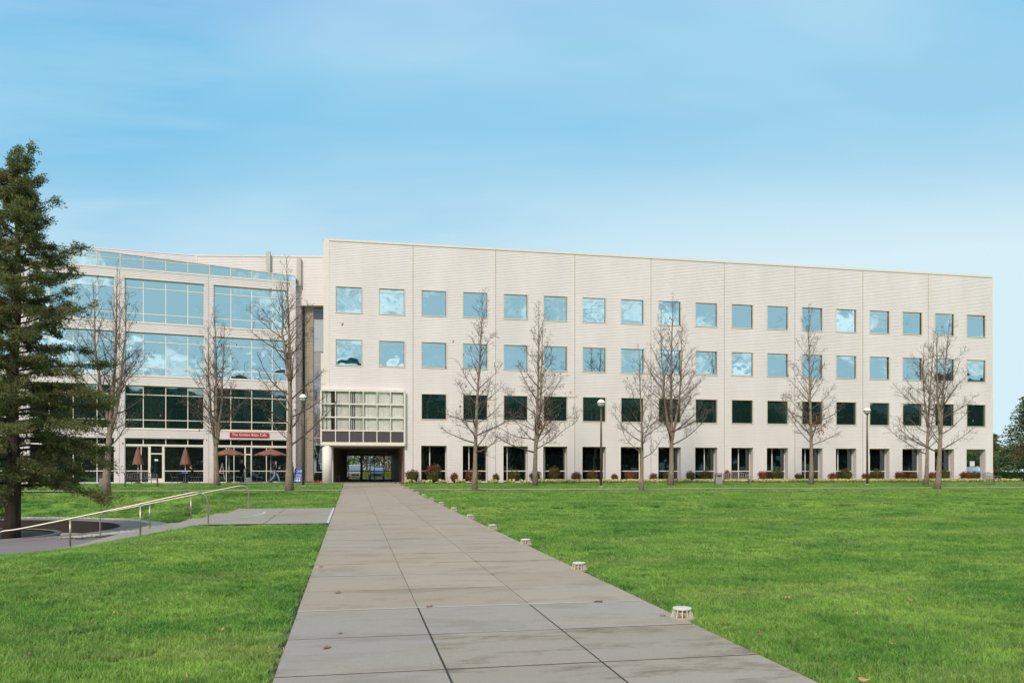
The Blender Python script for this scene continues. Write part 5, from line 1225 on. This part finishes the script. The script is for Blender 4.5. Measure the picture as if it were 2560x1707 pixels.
lw = [(2140, 1534, 'pale curled leaf lying on the right lawn left of centre'), (2277, 1502, 'orange leaf on the right lawn'), (2234, 1612, 'bright small leaf low on the right lawn'), (2420, 1575, 'leaf on the right lawn nearest the frame edge'), (2155, 1701, 'largest orange leaf at the bottom edge of the right lawn'), (1968, 1495, 'reddish leaf on the right lawn beyond the nearest path light'), (59, 1464, 'pale leaf at the left of the near left lawn'), (290, 1534, 'pinkish leaf on the near left lawn'), (74, 1637, 'dark leaf low on the left lawn'), (623, 1419, 'small leaf on the left lawn close to the walkway'), (553, 1575, 'white scrap of leaf on the left lawn'), (467, 1693, 'brown leaf at the bottom of the left lawn')]
for i, (px, py, lb) in enumerate(lw):
    Y = 8.0
    for _ in range(40): Y = (EYE-plane(Y)-.02)*2000/(py-1183)/(CS+ray(px)*SN)
    X = ray(px)*Y; q = MB(); s_ = rnd.uniform(.02, .036)*(1.7 if i == 4 else 1)
    q.add([(-s_, 0, .0), (-s_*.3, s_*.5, .02), (s_*.5, s_*.4, .01), (s_*1.2, 0, .03), (s_*.4, -s_*.45, .0), (-s_*.4, -s_*.4, .02), (0, 0, .012)], [(6, 0, 1), (6, 1, 2), (6, 2, 3), (6, 3, 4), (6, 4, 5), (6, 5, 0)])
    tag(q.build('fallen_leaf', LEAF2, None, loc=(X, Y, plane(Y)+.022), rz=i*1.3), lb, 'leaf', 'fallen leaves on the lawn')

# ================================================================== GRASS BLADES
def tuft(seed, n, rad, h):
    rnd = random.Random(seed); mb = MB()
    for _ in range(n):
        a = rnd.random()*6.283; r = rad*math.sqrt(rnd.random()); x_, y_ = r*math.cos(a), r*math.sin(a); hh = h*rnd.uniform(.55, 1.15); wd = rnd.uniform(.0016, .003)*1.3
        ln = rnd.gauss(0, .5), rnd.gauss(0, .5); b_ = rnd.random()*3.14; sx, sy = math.cos(b_)*wd, math.sin(b_)*wd; mxp = Vector((x_+ln[0]*hh*.35, y_+ln[1]*hh*.35, hh*.62)); e = Vector((x_+ln[0]*hh, y_+ln[1]*hh, hh))
        mb.add([(x_-sx, y_-sy, 0), (x_+sx, y_+sy, 0), (mxp.x+sx*.8, mxp.y+sy*.8, mxp.z), (mxp.x-sx*.8, mxp.y-sy*.8, mxp.z), e], [(0, 1, 2, 3), (3, 2, 4)])
    return mb.mesh('grass_tuft', GRASS)
tc_col = bpy.data.collections.new('tufts')
for i in range(4):
    o = bpy.data.objects.new('grass_tuft', tuft(100+i, 70, .085, .062)); tc_col.objects.link(o)
def lawn_ok(X, Y, mg=.06):
    ok = ~((X > -.583-mg*.5) & (X < 3.41+mg*.6))
    ok &= ~((Y > 22.0-mg*.8) & (Y < 29.5+mg*1.9) & (X < 0))
    ok &= ~((Y > 48.1-mg) & (Y < 49.7+mg))
    d = np.hypot(X-PC[0], Y-PC[1]); wd = np.where((X > -9.8) & (Y < 34), 9.15, 8.8); ok &= d > wd
    ok &= ~((X > 0) & (Y > 63.75)); ok &= ~((X < 0) & (Y > 64.15))
    ok &= ~((X < -7.6) & (X > -8.6) & (Y > 29) & (Y < 31.2))
    return ok
pts = []
rng = np.random.default_rng(4)
def scatter(y0, y1, dens, sc, hs):
    # visible wedge of the lawn, with a generous margin on both sides
    xa, xb = -.43*y1-2.5, .98*y1+2.5
    n = int((y1-y0)*(xb-xa)*dens); X = rng.uniform(xa, xb, n); Y = rng.uniform(y0, y1, n)
    k = (X > -.43*Y-2.5) & (X < .98*Y+2.5) & lawn_ok(X, Y, .06*sc); X, Y = X[k], Y[k]
    for x_, y_ in zip(X, Y): pts.append((x_, y_, terrain(x_, y_)-.004, sc*rng.uniform(.8, 1.2), hs*rng.uniform(.8, 1.15)))
scatter(3.0, 8.0, 120, 1.0, 1.0); scatter(8.0, 13, 70, 1.25, 1.0); scatter(13, 22, 34, 1.8, 1.05); scatter(22, 36, 13, 2.9, 1.1); scatter(36, 64.2, 4.6, 4.4, 1.25)
me = bpy.data.meshes.new('lawn_grass'); me.from_pydata([p[:3] for p in pts], [], [])
for nm, k in (('tsc', 3), ('ths', 4)):
    a = me.attributes.new(nm, 'FLOAT', 'POINT'); a.data.foreach_set('value', [p[k] for p in pts])
go = bpy.data.objects.new('lawn_grass', me); COL.objects.link(go)
tag(go, 'short mown green grass covering the lawns on both sides of the walkway', 'grass', kind='stuff')
ng = bpy.data.node_groups.new('grass', 'GeometryNodeTree'); ng.interface.new_socket('Geometry', in_out='INPUT', socket_type='NodeSocketGeometry'); ng.interface.new_socket('Geometry', in_out='OUTPUT', socket_type='NodeSocketGeometry')
a = ng.nodes.new('NodeGroupInput'); z = ng.nodes.new('NodeGroupOutput'); ip = ng.nodes.new('GeometryNodeInstanceOnPoints'); ci = ng.nodes.new('GeometryNodeCollectionInfo')
ci.inputs['Collection'].default_value = tc_col; ci.inputs['Separate Children'].default_value = True; ip.inputs['Pick Instance'].default_value = True
mp = ng.nodes.new('GeometryNodeMeshToPoints'); ng.links.new(a.outputs[0], mp.inputs[0]); ng.links.new(mp.outputs[0], ip.inputs['Points']); ng.links.new(ci.outputs[0], ip.inputs['Instance'])
ri = ng.nodes.new('FunctionNodeRandomValue'); ri.data_type = 'INT'; ri.inputs[4].default_value = 0; ri.inputs[5].default_value = 3; ng.links.new(ri.outputs[2], ip.inputs['Instance Index'])
rr = ng.nodes.new('FunctionNodeRandomValue'); rr.data_type = 'FLOAT_VECTOR'; rr.inputs[0].default_value = (0, 0, 0); rr.inputs[1].default_value = (0, 0, 6.283); ng.links.new(rr.outputs[0], ip.inputs['Rotation'])
na = ng.nodes.new('GeometryNodeInputNamedAttribute'); na.data_type = 'FLOAT'; na.inputs[0].default_value = 'tsc'; nb_ = ng.nodes.new('GeometryNodeInputNamedAttribute'); nb_.data_type = 'FLOAT'; nb_.inputs[0].default_value = 'ths'
cx = ng.nodes.new('ShaderNodeCombineXYZ'); ng.links.new(na.outputs[0], cx.inputs[0]); ng.links.new(na.outputs[0], cx.inputs[1]); ng.links.new(nb_.outputs[0], cx.inputs[2]); ng.links.new(cx.outputs[0], ip.inputs['Scale'])
ng.links.new(ip.outputs[0], z.inputs[0]); md = go.modifiers.new('grass', 'NODES'); md.node_group = ng
print('grass tufts', len(pts))
